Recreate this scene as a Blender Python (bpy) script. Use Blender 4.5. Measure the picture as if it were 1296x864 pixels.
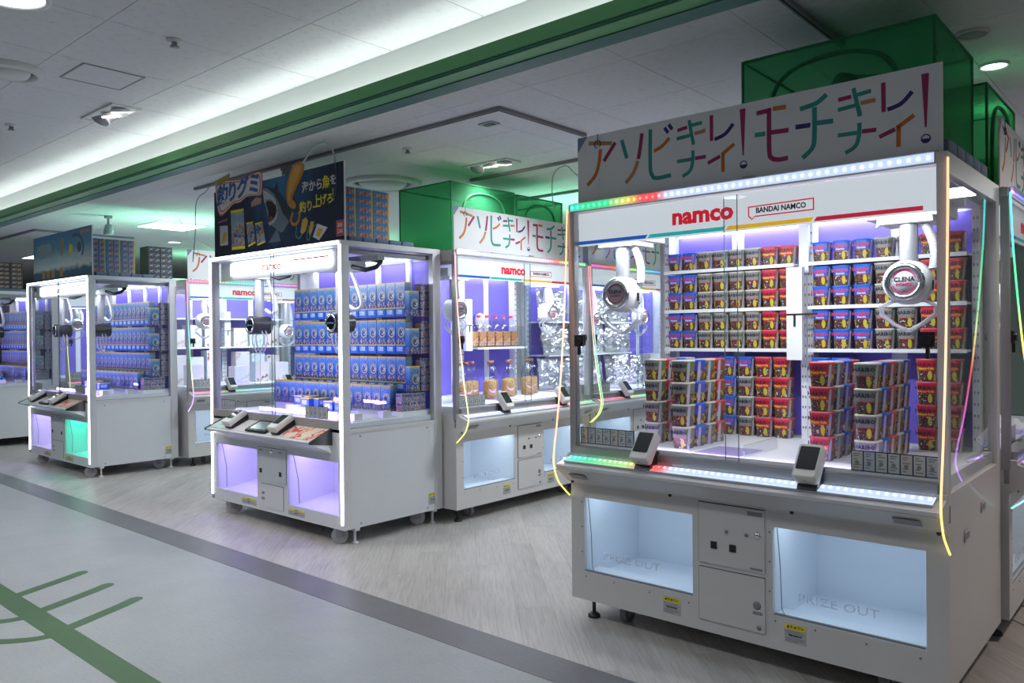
import bpy, bmesh, math, random
from mathutils import Vector, Matrix, noise as mnoise
random.seed(7)
SC = bpy.context.scene
for o in list(bpy.data.objects): bpy.data.objects.remove(o)
COL = SC.collection
PI = math.pi

# ------------------------------------------------------------------ camera, world, exposure
cam_d = bpy.data.cameras.new('camera'); cam = bpy.data.objects.new('camera', cam_d); COL.objects.link(cam)
cam_d.sensor_width = 36.0; cam_d.lens = 1000.0 / 1296.0 * 36.0; cam_d.clip_start = 0.05; cam_d.clip_end = 200
YAW, PIT, ROL, CAMH = -0.7197, -0.0082, -0.0098, 1.3734
_f = Vector((math.sin(YAW) * math.cos(PIT), math.cos(YAW) * math.cos(PIT), math.sin(PIT)))
_r = Vector((math.cos(YAW), -math.sin(YAW), 0)); _u = _r.cross(_f)
_R = math.cos(ROL) * _r + math.sin(ROL) * _u; _U = -math.sin(ROL) * _r + math.cos(ROL) * _u
cam.matrix_world = Matrix(((_R.x, _U.x, -_f.x, 0), (_R.y, _U.y, -_f.y, 0), (_R.z, _U.z, -_f.z, CAMH), (0, 0, 0, 1)))
SC.camera = cam
w = bpy.data.worlds.new('world'); SC.world = w; w.use_nodes = True
w.node_tree.nodes['Background'].inputs[0].default_value = (0.80, 0.86, 1.0, 1)
w.node_tree.nodes['Background'].inputs[1].default_value = 0.09
SC.view_settings.view_transform = 'Standard'; SC.view_settings.look = 'None'
SC.view_settings.exposure = 0.4; SC.view_settings.gamma = 1.0; SC.view_settings.use_curve_mapping = False
try:
    SC.cycles.transparent_max_bounces = 40; SC.cycles.max_bounces = 10; SC.cycles.diffuse_bounces = 4
    SC.cycles.sample_clamp_indirect = 4.0
except Exception: pass

def area(name, loc, sx, sy, power, color=(1, 1, 1), rot=(0, 0, 0), parent=None, spread=180):
    d = bpy.data.lights.new(name, 'AREA'); d.shape = 'RECTANGLE'; d.size = sx; d.size_y = sy
    d.energy = power; d.color = color; d.spread = math.radians(spread)
    o = bpy.data.objects.new(name, d); COL.objects.link(o); o.location = loc; o.rotation_euler = rot
    if parent: o.parent = parent
    return o

ZC, ZS = 2.80, 2.72          # corridor and shop ceiling heights
# cove lamp in the trough behind the green fascia
area('cove_light', (-7.0, 2.570, 2.575), 20.0, 0.03, 18, (0.93, 1.0, 0.97), (PI + 0.75, 0, 0))
area('cove_light', (-7.0, 2.520, 2.570), 20.0, 0.03, 14, (0.93, 1.0, 0.97), (PI - 0.3, 0, 0))

# ------------------------------------------------------------------ materials
MATS = {}
class NT:
    def __init__(s, name):
        s.m = bpy.data.materials.new(name); s.m.use_nodes = True; s.t = s.m.node_tree; s.n = s.t.nodes; s.l = s.t.links
        s.b = s.n['Principled BSDF']; s.out = s.n['Material Output']
    def link(s, a, b): s.l.new(a, b)
    def new(s, t, **k):
        x = s.n.new(t)
        for a, v in k.items(): setattr(x, a, v)
        return x
    def inp(s, sock, v):
        if hasattr(v, 'links') or hasattr(v, 'is_linked'): s.l.new(v, sock)
        else: sock.default_value = v
    def math(s, op, a, b=0.0, c=None):
        x = s.new('ShaderNodeMath', operation=op); s.inp(x.inputs[0], a); s.inp(x.inputs[1], b)
        if c is not None: s.inp(x.inputs[2], c)
        return x.outputs[0]
    def coord(s, which='Object'): return s.new('ShaderNodeTexCoord').outputs[which]
    def sep(s, v):
        x = s.new('ShaderNodeSeparateXYZ'); s.l.new(v, x.inputs[0]); return x.outputs
    def mapping(s, v, scale=(1, 1, 1), rot=(0, 0, 0), loc=(0, 0, 0)):
        x = s.new('ShaderNodeMapping'); s.l.new(v, x.inputs[0]); x.inputs[1].default_value = loc
        x.inputs[2].default_value = rot; x.inputs[3].default_value = scale; return x.outputs[0]
    def noise(s, v, scale=5, detail=3, rough=0.5):
        x = s.new('ShaderNodeTexNoise'); s.l.new(v, x.inputs['Vector']); x.inputs['Scale'].default_value = scale
        x.inputs['Detail'].default_value = detail; x.inputs['Roughness'].default_value = rough; return x.outputs
    def vor(s, v, scale=5, feature='F1'):
        x = s.new('ShaderNodeTexVoronoi', feature=feature); s.l.new(v, x.inputs['Vector']); x.inputs['Scale'].default_value = scale; return x.outputs
    def ramp(s, fac, stops, interp='LINEAR'):
        x = s.new('ShaderNodeValToRGB'); s.inp(x.inputs[0], fac); r = x.color_ramp; r.interpolation = interp
        while len(r.elements) < len(stops): r.elements.new(0.5)
        for e, (p, c) in zip(r.elements, stops):
            e.position = p; e.color = (c[0], c[1], c[2], 1)
        return x.outputs[0]
    def mix(s, fac, a, b):
        x = s.new('ShaderNodeMix', data_type='RGBA'); s.inp(x.inputs[0], fac)
        for i, v in ((6, a), (7, b)):
            if isinstance(v, (tuple, list)): x.inputs[i].default_value = (v[0], v[1], v[2], 1)
            else: s.l.new(v, x.inputs[i])
        return x.outputs[2]
    def color(s, v):
        if isinstance(v, (tuple, list)): s.b.inputs['Base Color'].default_value = (v[0], v[1], v[2], 1)
        else: s.l.new(v, s.b.inputs['Base Color'])
    def emit(s, v, st):
        if isinstance(v, (tuple, list)): s.b.inputs['Emission Color'].default_value = (v[0], v[1], v[2], 1)
        else: s.l.new(v, s.b.inputs['Emission Color'])
        s.inp(s.b.inputs['Emission Strength'], st)
    def bump(s, h, st=0.2, dist=0.01):
        x = s.new('ShaderNodeBump'); x.inputs['Strength'].default_value = st; x.inputs['Distance'].default_value = dist
        s.l.new(h, x.inputs['Height']); s.l.new(x.outputs[0], s.b.inputs['Normal'])
    def box(s, u, v, u0, u1, v0, v1):     # 1 inside a rectangle of two scalars
        a = s.math('MULTIPLY', s.math('GREATER_THAN', u, u0), s.math('LESS_THAN', u, u1))
        b = s.math('MULTIPLY', s.math('GREATER_THAN', v, v0), s.math('LESS_THAN', v, v1))
        return s.math('MULTIPLY', a, b)

def plain(name, col, rough=0.5, metal=0.0, emit=None, est=0.0, var=0.04, coat=0.0, vscale=6):
    if name in MATS: return MATS[name]
    t = NT(name)
    n = t.noise(t.coord(), vscale, 4)[0]
    lo = tuple(max(0, c * (1 - var)) for c in col); hi = tuple(min(1, c * (1 + var)) for c in col)
    t.color(t.mix(n, lo, hi)); t.b.inputs['Roughness'].default_value = rough; t.b.inputs['Metallic'].default_value = metal
    if coat: t.b.inputs['Coat Weight'].default_value = coat
    if emit: t.emit(emit, est)
    MATS[name] = t.m; return t.m

def glass_mat(name, tint=(0.96, 0.985, 0.99), ior=1.45, rough=0.0, extra=0.0):
    if name in MATS: return MATS[name]
    t = NT(name)
    fr = t.new('ShaderNodeFresnel'); fr.inputs[0].default_value = ior
    tr = t.new('ShaderNodeBsdfTransparent'); tr.inputs[0].default_value = (*tint, 1)
    gl = t.new('ShaderNodeBsdfGlossy'); gl.inputs['Roughness'].default_value = rough
    mx = t.new('ShaderNodeMixShader')
    ge = t.new('ShaderNodeNewGeometry').outputs['Backfacing']
    t.link(t.math('MULTIPLY', t.math('ADD', t.math('MULTIPLY', fr.outputs[0], 1.4), extra), t.math('SUBTRACT', 1.0, ge)), mx.inputs[0]); t.link(tr.outputs[0], mx.inputs[1]); t.link(gl.outputs[0], mx.inputs[2])
    t.link(mx.outputs[0], t.out.inputs[0]); MATS[name] = t.m; return t.m

def veil_mat(name, col, fac, rough=0.5):      # thin coloured fabric or milky film: partly see-through
    if name in MATS: return MATS[name]
    t = NT(name); n = t.noise(t.coord(), 9, 3)[0]
    t.color(t.mix(n, tuple(c * 0.8 for c in col), col)); t.b.inputs['Roughness'].default_value = rough
    tl = t.new('ShaderNodeBsdfTranslucent'); tl.inputs[0].default_value = (*col, 1)
    m1 = t.new('ShaderNodeMixShader'); m1.inputs[0].default_value = 0.35
    t.link(t.b.outputs[0], m1.inputs[1]); t.link(tl.outputs[0], m1.inputs[2])
    tr = t.new('ShaderNodeBsdfTransparent'); tr.inputs[0].default_value = (min(1, col[0] * .8 + .42), min(1, col[1] * .8 + .5), min(1, col[2] * .8 + .42), 1)
    m2 = t.new('ShaderNodeMixShader'); m2.inputs[0].default_value = fac
    t.link(tr.outputs[0], m2.inputs[1]); t.link(m1.outputs[0], m2.inputs[2]); t.link(m2.outputs[0], t.out.inputs[0])
    MATS[name] = t.m; return t.m

def emis(name, col, st):
    if name in MATS: return MATS[name]
    t = NT(name); n = t.noise(t.coord(), 3, 2)[0]
    t.color(col); t.emit(t.mix(n, tuple(c * 0.96 for c in col), col), st); t.b.inputs['Roughness'].default_value = 0.3
    MATS[name] = t.m; return t.m

def grad_emis(name, axis, lo, hi, stops, st):  # coloured light-emitting diodes running along an object axis
    if name in MATS: return MATS[name]
    t = NT(name); v = t.sep(t.coord())[axis]
    fac = t.math('DIVIDE', t.math('SUBTRACT', v, lo), hi - lo)
    c = t.ramp(fac, stops); t.color((.5, .5, .5)); t.emit(c, st); MATS[name] = t.m; return t.m

WHITE = plain('white_powder_coat', (0.66, 0.68, 0.71), 0.34, coat=0.15)
WHITE2 = plain('warm_white_panel', (0.62, 0.60, 0.59), 0.36, coat=0.15)
ALU = plain('brushed_aluminium', (0.42, 0.42, 0.43), 0.38, 0.75)
ALUW = plain('pale_aluminium', (0.66, 0.66, 0.68), 0.35, 0.25)
INNER = plain('inner_white', (0.82, 0.83, 0.86), 0.4)
LILAC = plain('lilac_back_panel', (0.16, 0.12, 0.60), 0.4)
BLACK = plain('black_plastic', (0.012, 0.012, 0.014), 0.4)
DARK = plain('dark_recess', (0.03, 0.03, 0.035), 0.6)
GREYP = plain('grey_plastic', (0.25, 0.25, 0.27), 0.45)
CHROME = plain('chrome', (0.8, 0.8, 0.82), 0.12, 1.0)
RED = plain('red_print', (0.62, 0.012, 0.03), 0.45)
NAVYP = plain('navy_print', (0.02, 0.02, 0.07), 0.45)
INK = plain('black_ink', (0.02, 0.02, 0.025), 0.6)
GREYINK = plain('grey_ink', (0.25, 0.25, 0.27), 0.6)
YEL = plain('yellow_print', (0.85, 0.72, 0.02), 0.5)
GLASS = glass_mat('window_glass', (.97, .985, .985))
CLEAR = glass_mat('clear_plastic', (0.93, 0.94, 0.96), 1.35, 0.05, 0.06)
FROST = veil_mat('frosted_print', (0.75, 0.8, 0.88), 0.45)
SCREEN = plain('dark_screen', (0.015, 0.017, 0.022), 0.08, coat=0.5)
SCREEN_ON = plain('dim_screen', (0.02, 0.022, 0.03), 0.12, emit=(0.25, 0.28, 0.36), est=0.35)
RUBBER = plain('grey_rubber', (0.20, 0.20, 0.21), 0.7)

# ------------------------------------------------------------------ mesh building
class MB:
    def __init__(s): s.v = []; s.f = []; s.m = []; s.sm = []
    def add(s, vs, fs, mi=0, smooth=False):
        b = len(s.v); s.v += [tuple(p) for p in vs]; s.f += [tuple(i + b for i in f) for f in fs]
        s.m += [mi] * len(fs); s.sm += [smooth] * len(fs); return s
    def box(s, x0, x1, y0, y1, z0, z1, mi=0):
        return s.add([(x0, y0, z0), (x1, y0, z0), (x1, y1, z0), (x0, y1, z0), (x0, y0, z1), (x1, y0, z1), (x1, y1, z1), (x0, y1, z1)],
                     [(0, 3, 2, 1), (4, 5, 6, 7), (0, 1, 5, 4), (1, 2, 6, 5), (2, 3, 7, 6), (3, 0, 4, 7)], mi)
    def rbox(s, x0, x1, y0, y1, z0, z1, r=0.01, seg=3, mi=0):    # box with rounded vertical edges and softened rims
        e = min(r * 0.5, (z1 - z0) * 0.3); rings = []
        for z, ins in ((z0, e), (z0 + e, 0), (z1 - e, 0), (z1, e)):
            ring = []
            for cx, cy, a0 in ((x1 - r, y1 - r, 0), (x0 + r, y1 - r, PI / 2), (x0 + r, y0 + r, PI), (x1 - r, y0 + r, 1.5 * PI)):
                for k in range(seg + 1):
                    a = a0 + k * PI / 2 / seg; ring.append((cx + (r - ins) * math.cos(a), cy + (r - ins) * math.sin(a), z))
            rings.append(ring)
        return s.loft(rings, mi, True)
    def loft(s, rings, mi=0, smooth=True, cap=True, closed=True):
        n = len(rings[0]); vs = [p for r in rings for p in r]; fs = []
        for i in range(len(rings) - 1):
            for k in range(n if closed else n - 1):
                a = i * n + k; b = i * n + (k + 1) % n; fs.append((a, b, b + n, a + n))
        s.add(vs, fs, mi, smooth)
        if cap:
            s.add(rings[0], [tuple(range(n))[::-1]], mi); s.add(rings[-1], [tuple(range(n))], mi)
        return s
    def cyl(s, p0, p1, r, n=16, r2=None, mi=0, smooth=True):
        p0 = Vector(p0); p1 = Vector(p1); d = (p1 - p0).normalized(); a = d.orthogonal().normalized(); b = d.cross(a)
        r2 = r if r2 is None else r2
        R = [[tuple(p + q * (a * math.cos(2 * PI * k / n) + b * math.sin(2 * PI * k / n))) for k in range(n)] for p, q in ((p0, r), (p1, r2))]
        return s.loft(R, mi, smooth)
    def lathe(s, prof, c=(0, 0, 0), axis='z', n=20, mi=0):      # profile of (radius, height)
        R = []
        for r, h in prof:
            ring = []
            for k in range(n):
                a = 2 * PI * k / n; x, y = r * math.cos(a), r * math.sin(a)
                ring.append((c[0] + x, c[1] + y, c[2] + h) if axis == 'z' else (c[0] + x, c[1] - h, c[2] + y) if axis == 'y' else (c[0] + h, c[1] + x, c[2] + y))
            R.append(ring)
        return s.loft(R, mi, True)
    def tube(s, path, r, n=8, mi=0):
        P = [Vector(p) for p in path]; R = []; a = None
        for i, p in enumerate(P):
            d = (P[min(i + 1, len(P) - 1)] - P[max(i - 1, 0)]).normalized()
            a = d.orthogonal().normalized() if a is None else (a - d * a.dot(d)).normalized()
            b = d.cross(a); R.append([tuple(p + r * (a * math.cos(2 * PI * k / n) + b * math.sin(2 * PI * k / n))) for k in range(n)])
        return s.loft(R, mi, True)
    def prismx(s, poly, x0, x1, mi=0):        # polygon in (y, z) extruded along x
        n = len(poly); vs = [(x0, y, z) for y, z in poly] + [(x1, y, z) for y, z in poly]
        fs = [tuple(range(n))[::-1], tuple(range(n, 2 * n))] + [(i, (i + 1) % n, (i + 1) % n + n, i + n) for i in range(n)]
        return s.add(vs, fs, mi)
    def plate(s, poly, y, t=0.001, mi=0):     # polygon in (x, z) facing -y, of thickness t towards -y
        n = len(poly); vs = [(x, y - t, z) for x, z in poly] + [(x, y, z) for x, z in poly]
        fs = [tuple(range(n)), tuple(range(n, 2 * n))[::-1]] + [(i, i + n, (i + 1) % n + n, (i + 1) % n) for i in range(n)]
        return s.add(vs, fs, mi)
    def stroke(s, pts, wd, y, t=0.001, mi=0):  # painted stroke following points in (x, z)
        P = smooth2(pts) if len(pts) > 2 else [Vector(p) for p in pts]
        L = []; Rr = []
        for i, p in enumerate(P):
            d = (P[min(i + 1, len(P) - 1)] - P[max(i - 1, 0)]).normalized(); nn = Vector((-d.y, d.x)) * wd / 2
            L.append(p + nn); Rr.append(p - nn)
        for i in range(len(P) - 1): s.plate([tuple(Rr[i]), tuple(Rr[i + 1]), tuple(L[i + 1]), tuple(L[i])], y, t, mi)
        return s
    def mesh(s, name, mats):
        me = bpy.data.meshes.new(name); me.from_pydata(s.v, [], s.f)
        for m in (mats if isinstance(mats, (list, tuple)) else [mats]): me.materials.append(m)
        me.polygons.foreach_set('material_index', s.m); me.polygons.foreach_set('use_smooth', s.sm)
        bm = bmesh.new(); bm.from_mesh(me); bmesh.ops.recalc_face_normals(bm, faces=bm.faces); bm.to_mesh(me); bm.free()
        me.update(); return me

def smooth2(pts, per=5):
    P = [Vector(p) for p in pts]; out = []
    for i in range(len(P) - 1):
        p0 = P[max(i - 1, 0)]; p1 = P[i]; p2 = P[i + 1]; p3 = P[min(i + 2, len(P) - 1)]
        for k in range(per):
            t = k / per
            out.append(0.5 * ((2 * p1) + (p2 - p0) * t + (2 * p0 - 5 * p1 + 4 * p2 - p3) * t * t + (3 * p1 - p0 - 3 * p2 + p3) * t ** 3))
    out.append(P[-1]); return out
def circle(cx, cz, r, n=20, a0=0, a1=2 * PI):
    k = n if a1 - a0 >= 2 * PI - 1e-6 else n + 1
    return [(cx + r * math.cos(a0 + (a1 - a0) * i / n), cz + r * math.sin(a0 + (a1 - a0) * i / n)) for i in range(k)]

CACHE = {}
def obj(name, me, parent=None, loc=(0, 0, 0), rot=(0, 0, 0), **props):
    o = bpy.data.objects.new(name, me); COL.objects.link(o); o.location = loc; o.rotation_euler = rot
    if parent: o.parent = parent
    for k, v in props.items(): o[k] = v
    return o
def part(name, key, fn, mats, parent, loc=(0, 0, 0), rot=(0, 0, 0), **props):
    if key is None: me = fn(MB()).mesh(name, mats)
    else:
        if key not in CACHE: CACHE[key] = fn(MB()).mesh(name, mats)
        me = CACHE[key]
    return obj(name, me, parent, loc, rot, **props)
def thing(name, label, cat, loc=(0, 0, 0), rz=0, group=None):
    o = bpy.data.objects.new(name, None); COL.objects.link(o); o.location = loc; o.rotation_euler = (0, 0, rz)
    o['label'] = label; o['category'] = cat; o.empty_display_size = 0.1
    if group: o['group'] = group
    return o
def tag(o, label, cat, group=None):
    o['label'] = label; o['category'] = cat
    if group: o['group'] = group
    return o

def text_mesh(s, size, mat, bold=0.0, align='CENTER', shear=0.0, xs=1.0, t=0.0006, res=2):
    key = ('text', s, size, mat.name, bold, align, shear, xs)
    if key in CACHE: return CACHE[key]
    c = bpy.data.curves.new('lettering', 'FONT'); c.body = s; c.size = size; c.align_x = align; c.align_y = 'CENTER'
    c.offset = bold; c.shear = shear; c.resolution_u = res; c.extrude = t; c.fill_mode = 'BOTH'
    o = bpy.data.objects.new('lettering', c); COL.objects.link(o); bpy.context.view_layer.update()
    dg = bpy.context.evaluated_depsgraph_get(); me = bpy.data.meshes.new_from_object(o.evaluated_get(dg))
    bpy.data.objects.remove(o); bpy.data.curves.remove(c)
    for v in me.vertices: v.co = Vector((v.co.x * xs, -v.co.z, v.co.y))
    me.materials.clear(); me.materials.append(mat); CACHE[key] = me; return me

ORD = ['first', 'second', 'third', 'fourth', 'fifth', 'sixth', 'seventh', 'eighth', 'ninth', 'tenth', 'eleventh', 'twelfth', 'thirteenth', 'fourteenth', 'fifteenth', 'sixteenth']

# ------------------------------------------------------------------ the setting
def wood_mat():
    t = NT('wood_plank_vinyl'); c = t.coord(); oi = t.new('ShaderNodeObjectInfo').outputs['Random']
    v = t.new('ShaderNodeVectorMath', operation='ADD'); t.link(c, v.inputs[0])
    cb = t.new('ShaderNodeCombineXYZ'); t.link(t.math('MULTIPLY', oi, 37.0), cb.inputs[0]); t.link(t.math('MULTIPLY', oi, 11.0), cb.inputs[1]); t.link(cb.outputs[0], v.inputs[1])
    g = t.noise(t.mapping(v.outputs[0], (1.6, 26, 1)), 3.0, 6, 0.6)[0]; big = t.noise(t.mapping(v.outputs[0], (0.6, 4, 1)), 2.0, 3)[0]
    f = t.math('ADD', t.math('MULTIPLY', g, 0.65), t.math('MULTIPLY', big, 0.35))
    col = t.ramp(f, [(0.25, (0.26, 0.235, 0.215)), (0.5, (0.42, 0.395, 0.375)), (0.75, (0.54, 0.52, 0.50))])
    x = t.new('ShaderNodeHueSaturation'); t.link(col, x.inputs['Color']); x.inputs['Saturation'].default_value = 0.85
    t.link(t.math('ADD', 0.94, t.math('MULTIPLY', oi, 0.12)), x.inputs['Value']); t.color(x.outputs[0])
    t.b.inputs['Roughness'].default_value = 0.42; t.bump(g, 0.06, 0.002); return t.m
WOOD = wood_mat()
def sheet_mat(name, a, b, rough):
    t = NT(name); c = t.coord()
    n = t.noise(c, 60, 5, 0.7)[0]; n2 = t.noise(c, 3, 4)[0]; n3 = t.noise(t.mapping(c, (1, 9, 1), (0, 0, 0.6)), 12, 3)[0]
    f = t.math('ADD', t.math('MULTIPLY', n, 0.4), t.math('ADD', t.math('MULTIPLY', n2, 0.35), t.math('MULTIPLY', n3, 0.25)))
    t.color(t.ramp(f, [(0.3, a), (0.7, b)])); t.b.inputs['Roughness'].default_value = rough; t.bump(n, 0.04, 0.002); return t.m
GREYFLOOR = sheet_mat('grey_sheet_floor', (0.25, 0.265, 0.275), (0.36, 0.375, 0.385), 0.42)
STRIP = sheet_mat('dark_grey_strip', (0.10, 0.10, 0.105), (0.155, 0.155, 0.165), 0.42)
GREENFLOOR = sheet_mat('green_inlay', (0.028, 0.085, 0.022), (0.042, 0.115, 0.03), 0.45)

fl = part('floor', None, lambda b: b.box(-26, 8, -4, 22, -0.1, -0.006), WOOD, None, kind='structure')
cf = part('floor', None, lambda b: b.box(-26, 8, -4, 2.44, -0.006, 0.0), GREYFLOOR, None, kind='structure')
part('floor_strip', None, lambda b: b.box(-26, 8, 2.44, 2.645, -0.006, 0.0015), STRIP, cf, label='dark grey border strip')
# planks laid diagonally
PL, PW = 1.22, 0.18
def plank_fn(b): return b.box(-PL / 2 + .0003, PL / 2 - .0003, -PW / 2 + .0003, PW / 2 - .0003, -0.006, -0.0005)
d45 = Vector((-1, 1)).normalized(); n45 = Vector((1, 1)).normalized(); cand = []
for i in range(-60, 90):
    for j in range(-30, 30):
        c = n45 * (i * PW) + d45 * ((j + (i * 0.37) % 1.0) * PL)
        if 2.12 < c.y < 8.6 and -14 < c.x < 1.4:
            if not (c.y > 3.75 and (-1.9 < c.x < -0.9 or -5.5 < c.x < -4.6 or -9.5 < c.x < -8.6 or c.x < -11.9) or c.y > 4.8 and (c.x > -2.3 or c.x < -8.3)): cand.append((c.length + (2.0 if c.y > 4.5 else 0), c))
cand.sort(key=lambda q: q[0])
for _, c in cand[:298]: part('plank', 'plank', plank_fn, WOOD, fl, (c.x, c.y, 0), (0, 0, math.radians(135)))
# green inlay line with three side branches
part('inlay_line', None, lambda b: b.box(-26, 8, 1.318, 1.432, -0.004, 0.0012), GREENFLOOR, cf, label='green inlaid stripe in the grey floor')
def branch(b):
    def ribbon(P, wd, capend):
        P = smooth2(P, 6); L = []; R = []
        for i, p in enumerate(P):
            d = (P[min(i + 1, len(P) - 1)] - P[max(i - 1, 0)]).normalized(); nn = Vector((-d.y, d.x)) * wd / 2; L.append(p + nn); R.append(p - nn)
        poly = R[:]
        if capend:
            d = (P[-1] - P[-2]).normalized(); nn = Vector((-d.y, d.x)); poly += [P[-1] + (d * math.sin(a) - nn * math.cos(a)) * wd / 2 for a in [PI * k / 8 for k in range(1, 8)]]
        poly += L[::-1]; n = len(poly)
        b.add([(p.x, p.y, 0.001) for p in poly] + [(p.x, p.y, -0.004) for p in poly], [tuple(range(n)), tuple(range(n, 2 * n))[::-1]] + [(i, i + n, (i + 1) % n + n, (i + 1) % n) for i in range(n)])
    ribbon([(0, 0), (-0.06, 0.14), (-0.12, 0.28), (-0.175, 0.39)], 0.072, True)
    ribbon([(0.045, -0.09), (0.02, -0.17), (-0.06, -0.27), (-0.16, -0.33)], 0.06, False)
    return b
for k in range(3): part('inlay_branch', 'inlay_branch', branch, GREENFLOOR, cf, (-4.80 + 0.365 * k, 1.42, 0))

def tile_mat():
    t = NT('ceiling_tile'); c = t.coord(); n = t.noise(c, 70, 4, 0.8)[0]; v = t.noise(t.mapping(c, (1, 1, 1)), 22, 5, 0.75)[0]
    f = t.ramp(v, [(0.34, (0.52, 0.53, 0.54)), (0.44, (0.62, 0.63, 0.64)), (0.7, (0.65, 0.66, 0.67))])
    t.color(f); t.b.inputs['Roughness'].default_value = 0.95; t.bump(n, 0.10, 0.002); return t.m
TILE = tile_mat(); CEILW = plain('ceiling_plaster', (0.62, 0.63, 0.63), 0.9)
GAP = plain('tile_joint', (0.30, 0.30, 0.31), 0.9)
ceil1 = part('ceiling', None, lambda b: b.box(-26, 8, -4, 2.62, ZC + .012, ZC + .1), GAP, None, kind='structure')
ceil2 = part('ceiling', None, lambda b: b.box(-26, 8, 2.66, 22, ZS + .012, ZS + .1), GAP, None, kind='structure')
TP = 0.633
def ctile(b): return b.box(-TP / 2 + .0015, TP / 2 - .0015, -TP / 2 + .0015, TP / 2 - .0015, 0, .012)
XJ, YJ = -3.69, 1.484
def ctile_cut(b): return b.box(-TP / 2 + .0025, TP / 2 - .0025, -TP / 2 + .0025, 2.598 - YJ - 1.5 * TP, 0, .012)
for i in range(-17, 8):
    for j in range(-2, 2):
        part('ceiling_tile', 'ctile_cut' if j == 1 else 'ctile', ctile_cut if j == 1 else ctile, TILE, ceil1, (XJ + (i + .5) * TP, YJ + (j + .5) * TP, ZC))
part('ceiling_board', None, lambda b: b.box(-26, 8, -4, YJ - 2 * TP - .003, ZC, ZC + .012), TILE, ceil1)
part('ceiling_board', None, lambda b: b.box(-26, XJ - 17 * TP - .003, YJ - 2 * TP, 2.598, ZC, ZC + .012), TILE, ceil1)
part('ceiling_board', None, lambda b: b.box(XJ + 8 * TP + .003, 8, YJ - 2 * TP, 2.598, ZC, ZC + .012), TILE, ceil1)
for i in range(-15, 9):
    for j in range(0, 9):
        part('ceiling_tile', 'ctile', ctile, TILE, ceil2, (-2.76 + (i + .5) * TP, 2.665 + (j + .5) * TP, ZS))
part('ceiling_board', None, lambda b: b.box(-26, 8, 2.665 + 9 * TP + .003, 22, ZS, ZS + .012), TILE, ceil2)
part('ceiling_board', None, lambda b: b.box(-26, -2.76 - 15 * TP - .003, 2.665, 2.665 + 9 * TP, ZS, ZS + .012), TILE, ceil2)
# green fascia with a light trough behind it
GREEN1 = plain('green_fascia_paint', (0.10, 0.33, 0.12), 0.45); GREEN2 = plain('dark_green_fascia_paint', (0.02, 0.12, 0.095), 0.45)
def fascia(b):
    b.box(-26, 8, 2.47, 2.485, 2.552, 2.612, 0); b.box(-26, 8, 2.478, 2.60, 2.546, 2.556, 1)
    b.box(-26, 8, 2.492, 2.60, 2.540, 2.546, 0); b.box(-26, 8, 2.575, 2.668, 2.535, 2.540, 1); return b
fas = part('trim_1', None, fascia, [GREEN1, GREEN2], None, kind='structure', label='green painted fascia beam along the shop front')
part('wall_front', None, lambda b: b.box(-26, 8, 2.60, 2.665, 2.540, ZC + .1), CEILW, None, kind='structure', label='white bulkhead above the green fascia')
GREENWALL = plain('green_wall_paint', (0.10, 0.42, 0.18), 0.6)
part('wall_back', None, lambda b: b.box(-26, 8, 15, 15.1, 0, ZS + .1, 0), plain('back_wall_paint', (0.45, 0.55, 0.48), 0.7), None, kind='structure')
part('wall_left', None, lambda b: b.box(-26.1, -26, -4, 15.1, 0, 2.9), CEILW, None, kind='structure')

# ------------------------------------------------------------------ ceiling fittings
STEEL = plain('grey_track', (0.22, 0.22, 0.23), 0.5)
def track(x0, y0, x1, y1, label):
    def fn(b):
        if abs(x1 - x0) > abs(y1 - y0): b.box(min(x0, x1), max(x0, x1), y0 - .014, y0 + .014, ZS - .022, ZS + .002); b.box(min(x0, x1), max(x0, x1), y0 - .004, y0 + .004, ZS - .024, ZS - .021, 1)
        else: b.box(x0 - .014, x0 + .014, min(y0, y1), max(y0, y1), ZS - .022, ZS + .002); b.box(x0 - .004, x0 + .004, min(y0, y1), max(y0, y1), ZS - .024, ZS - .021, 1)
        return b
    return tag(part('ceiling_track', None, fn, [STEEL, DARK], None), label, 'ceiling track', 'ceiling tracks')
track(-6.8, 3.47, -3.14, 3.47, 'long grey ceiling track above the dark shark banner')
track(-3.125, 3.456, -3.125, 4.33, 'short grey ceiling track running towards the nearest sign')
track(-4.75, 4.90, -3.2, 4.90, 'grey ceiling track behind the triple spotlight over the green nets')
track(-5.5, 5.95, -3.3, 5.95, 'farthest grey ceiling track, over the second green net')
track(-14.5, 3.42, -10.7, 3.42, 'grey ceiling track above the farthest left machines')
track(-10.7, 3.43, -10.7, 4.6, 'grey ceiling track crossing above the pale blue banner')
track(-1.265, 2.9, -1.265, 3.80, 'dark slot track above the nearest green net')
LAMPW = emis('lamp_white', (1.0, 0.93, 0.85), 9.0); LAMPC = emis('panel_lamp_white', (0.92, 0.97, 1.0), 5.0)
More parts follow.
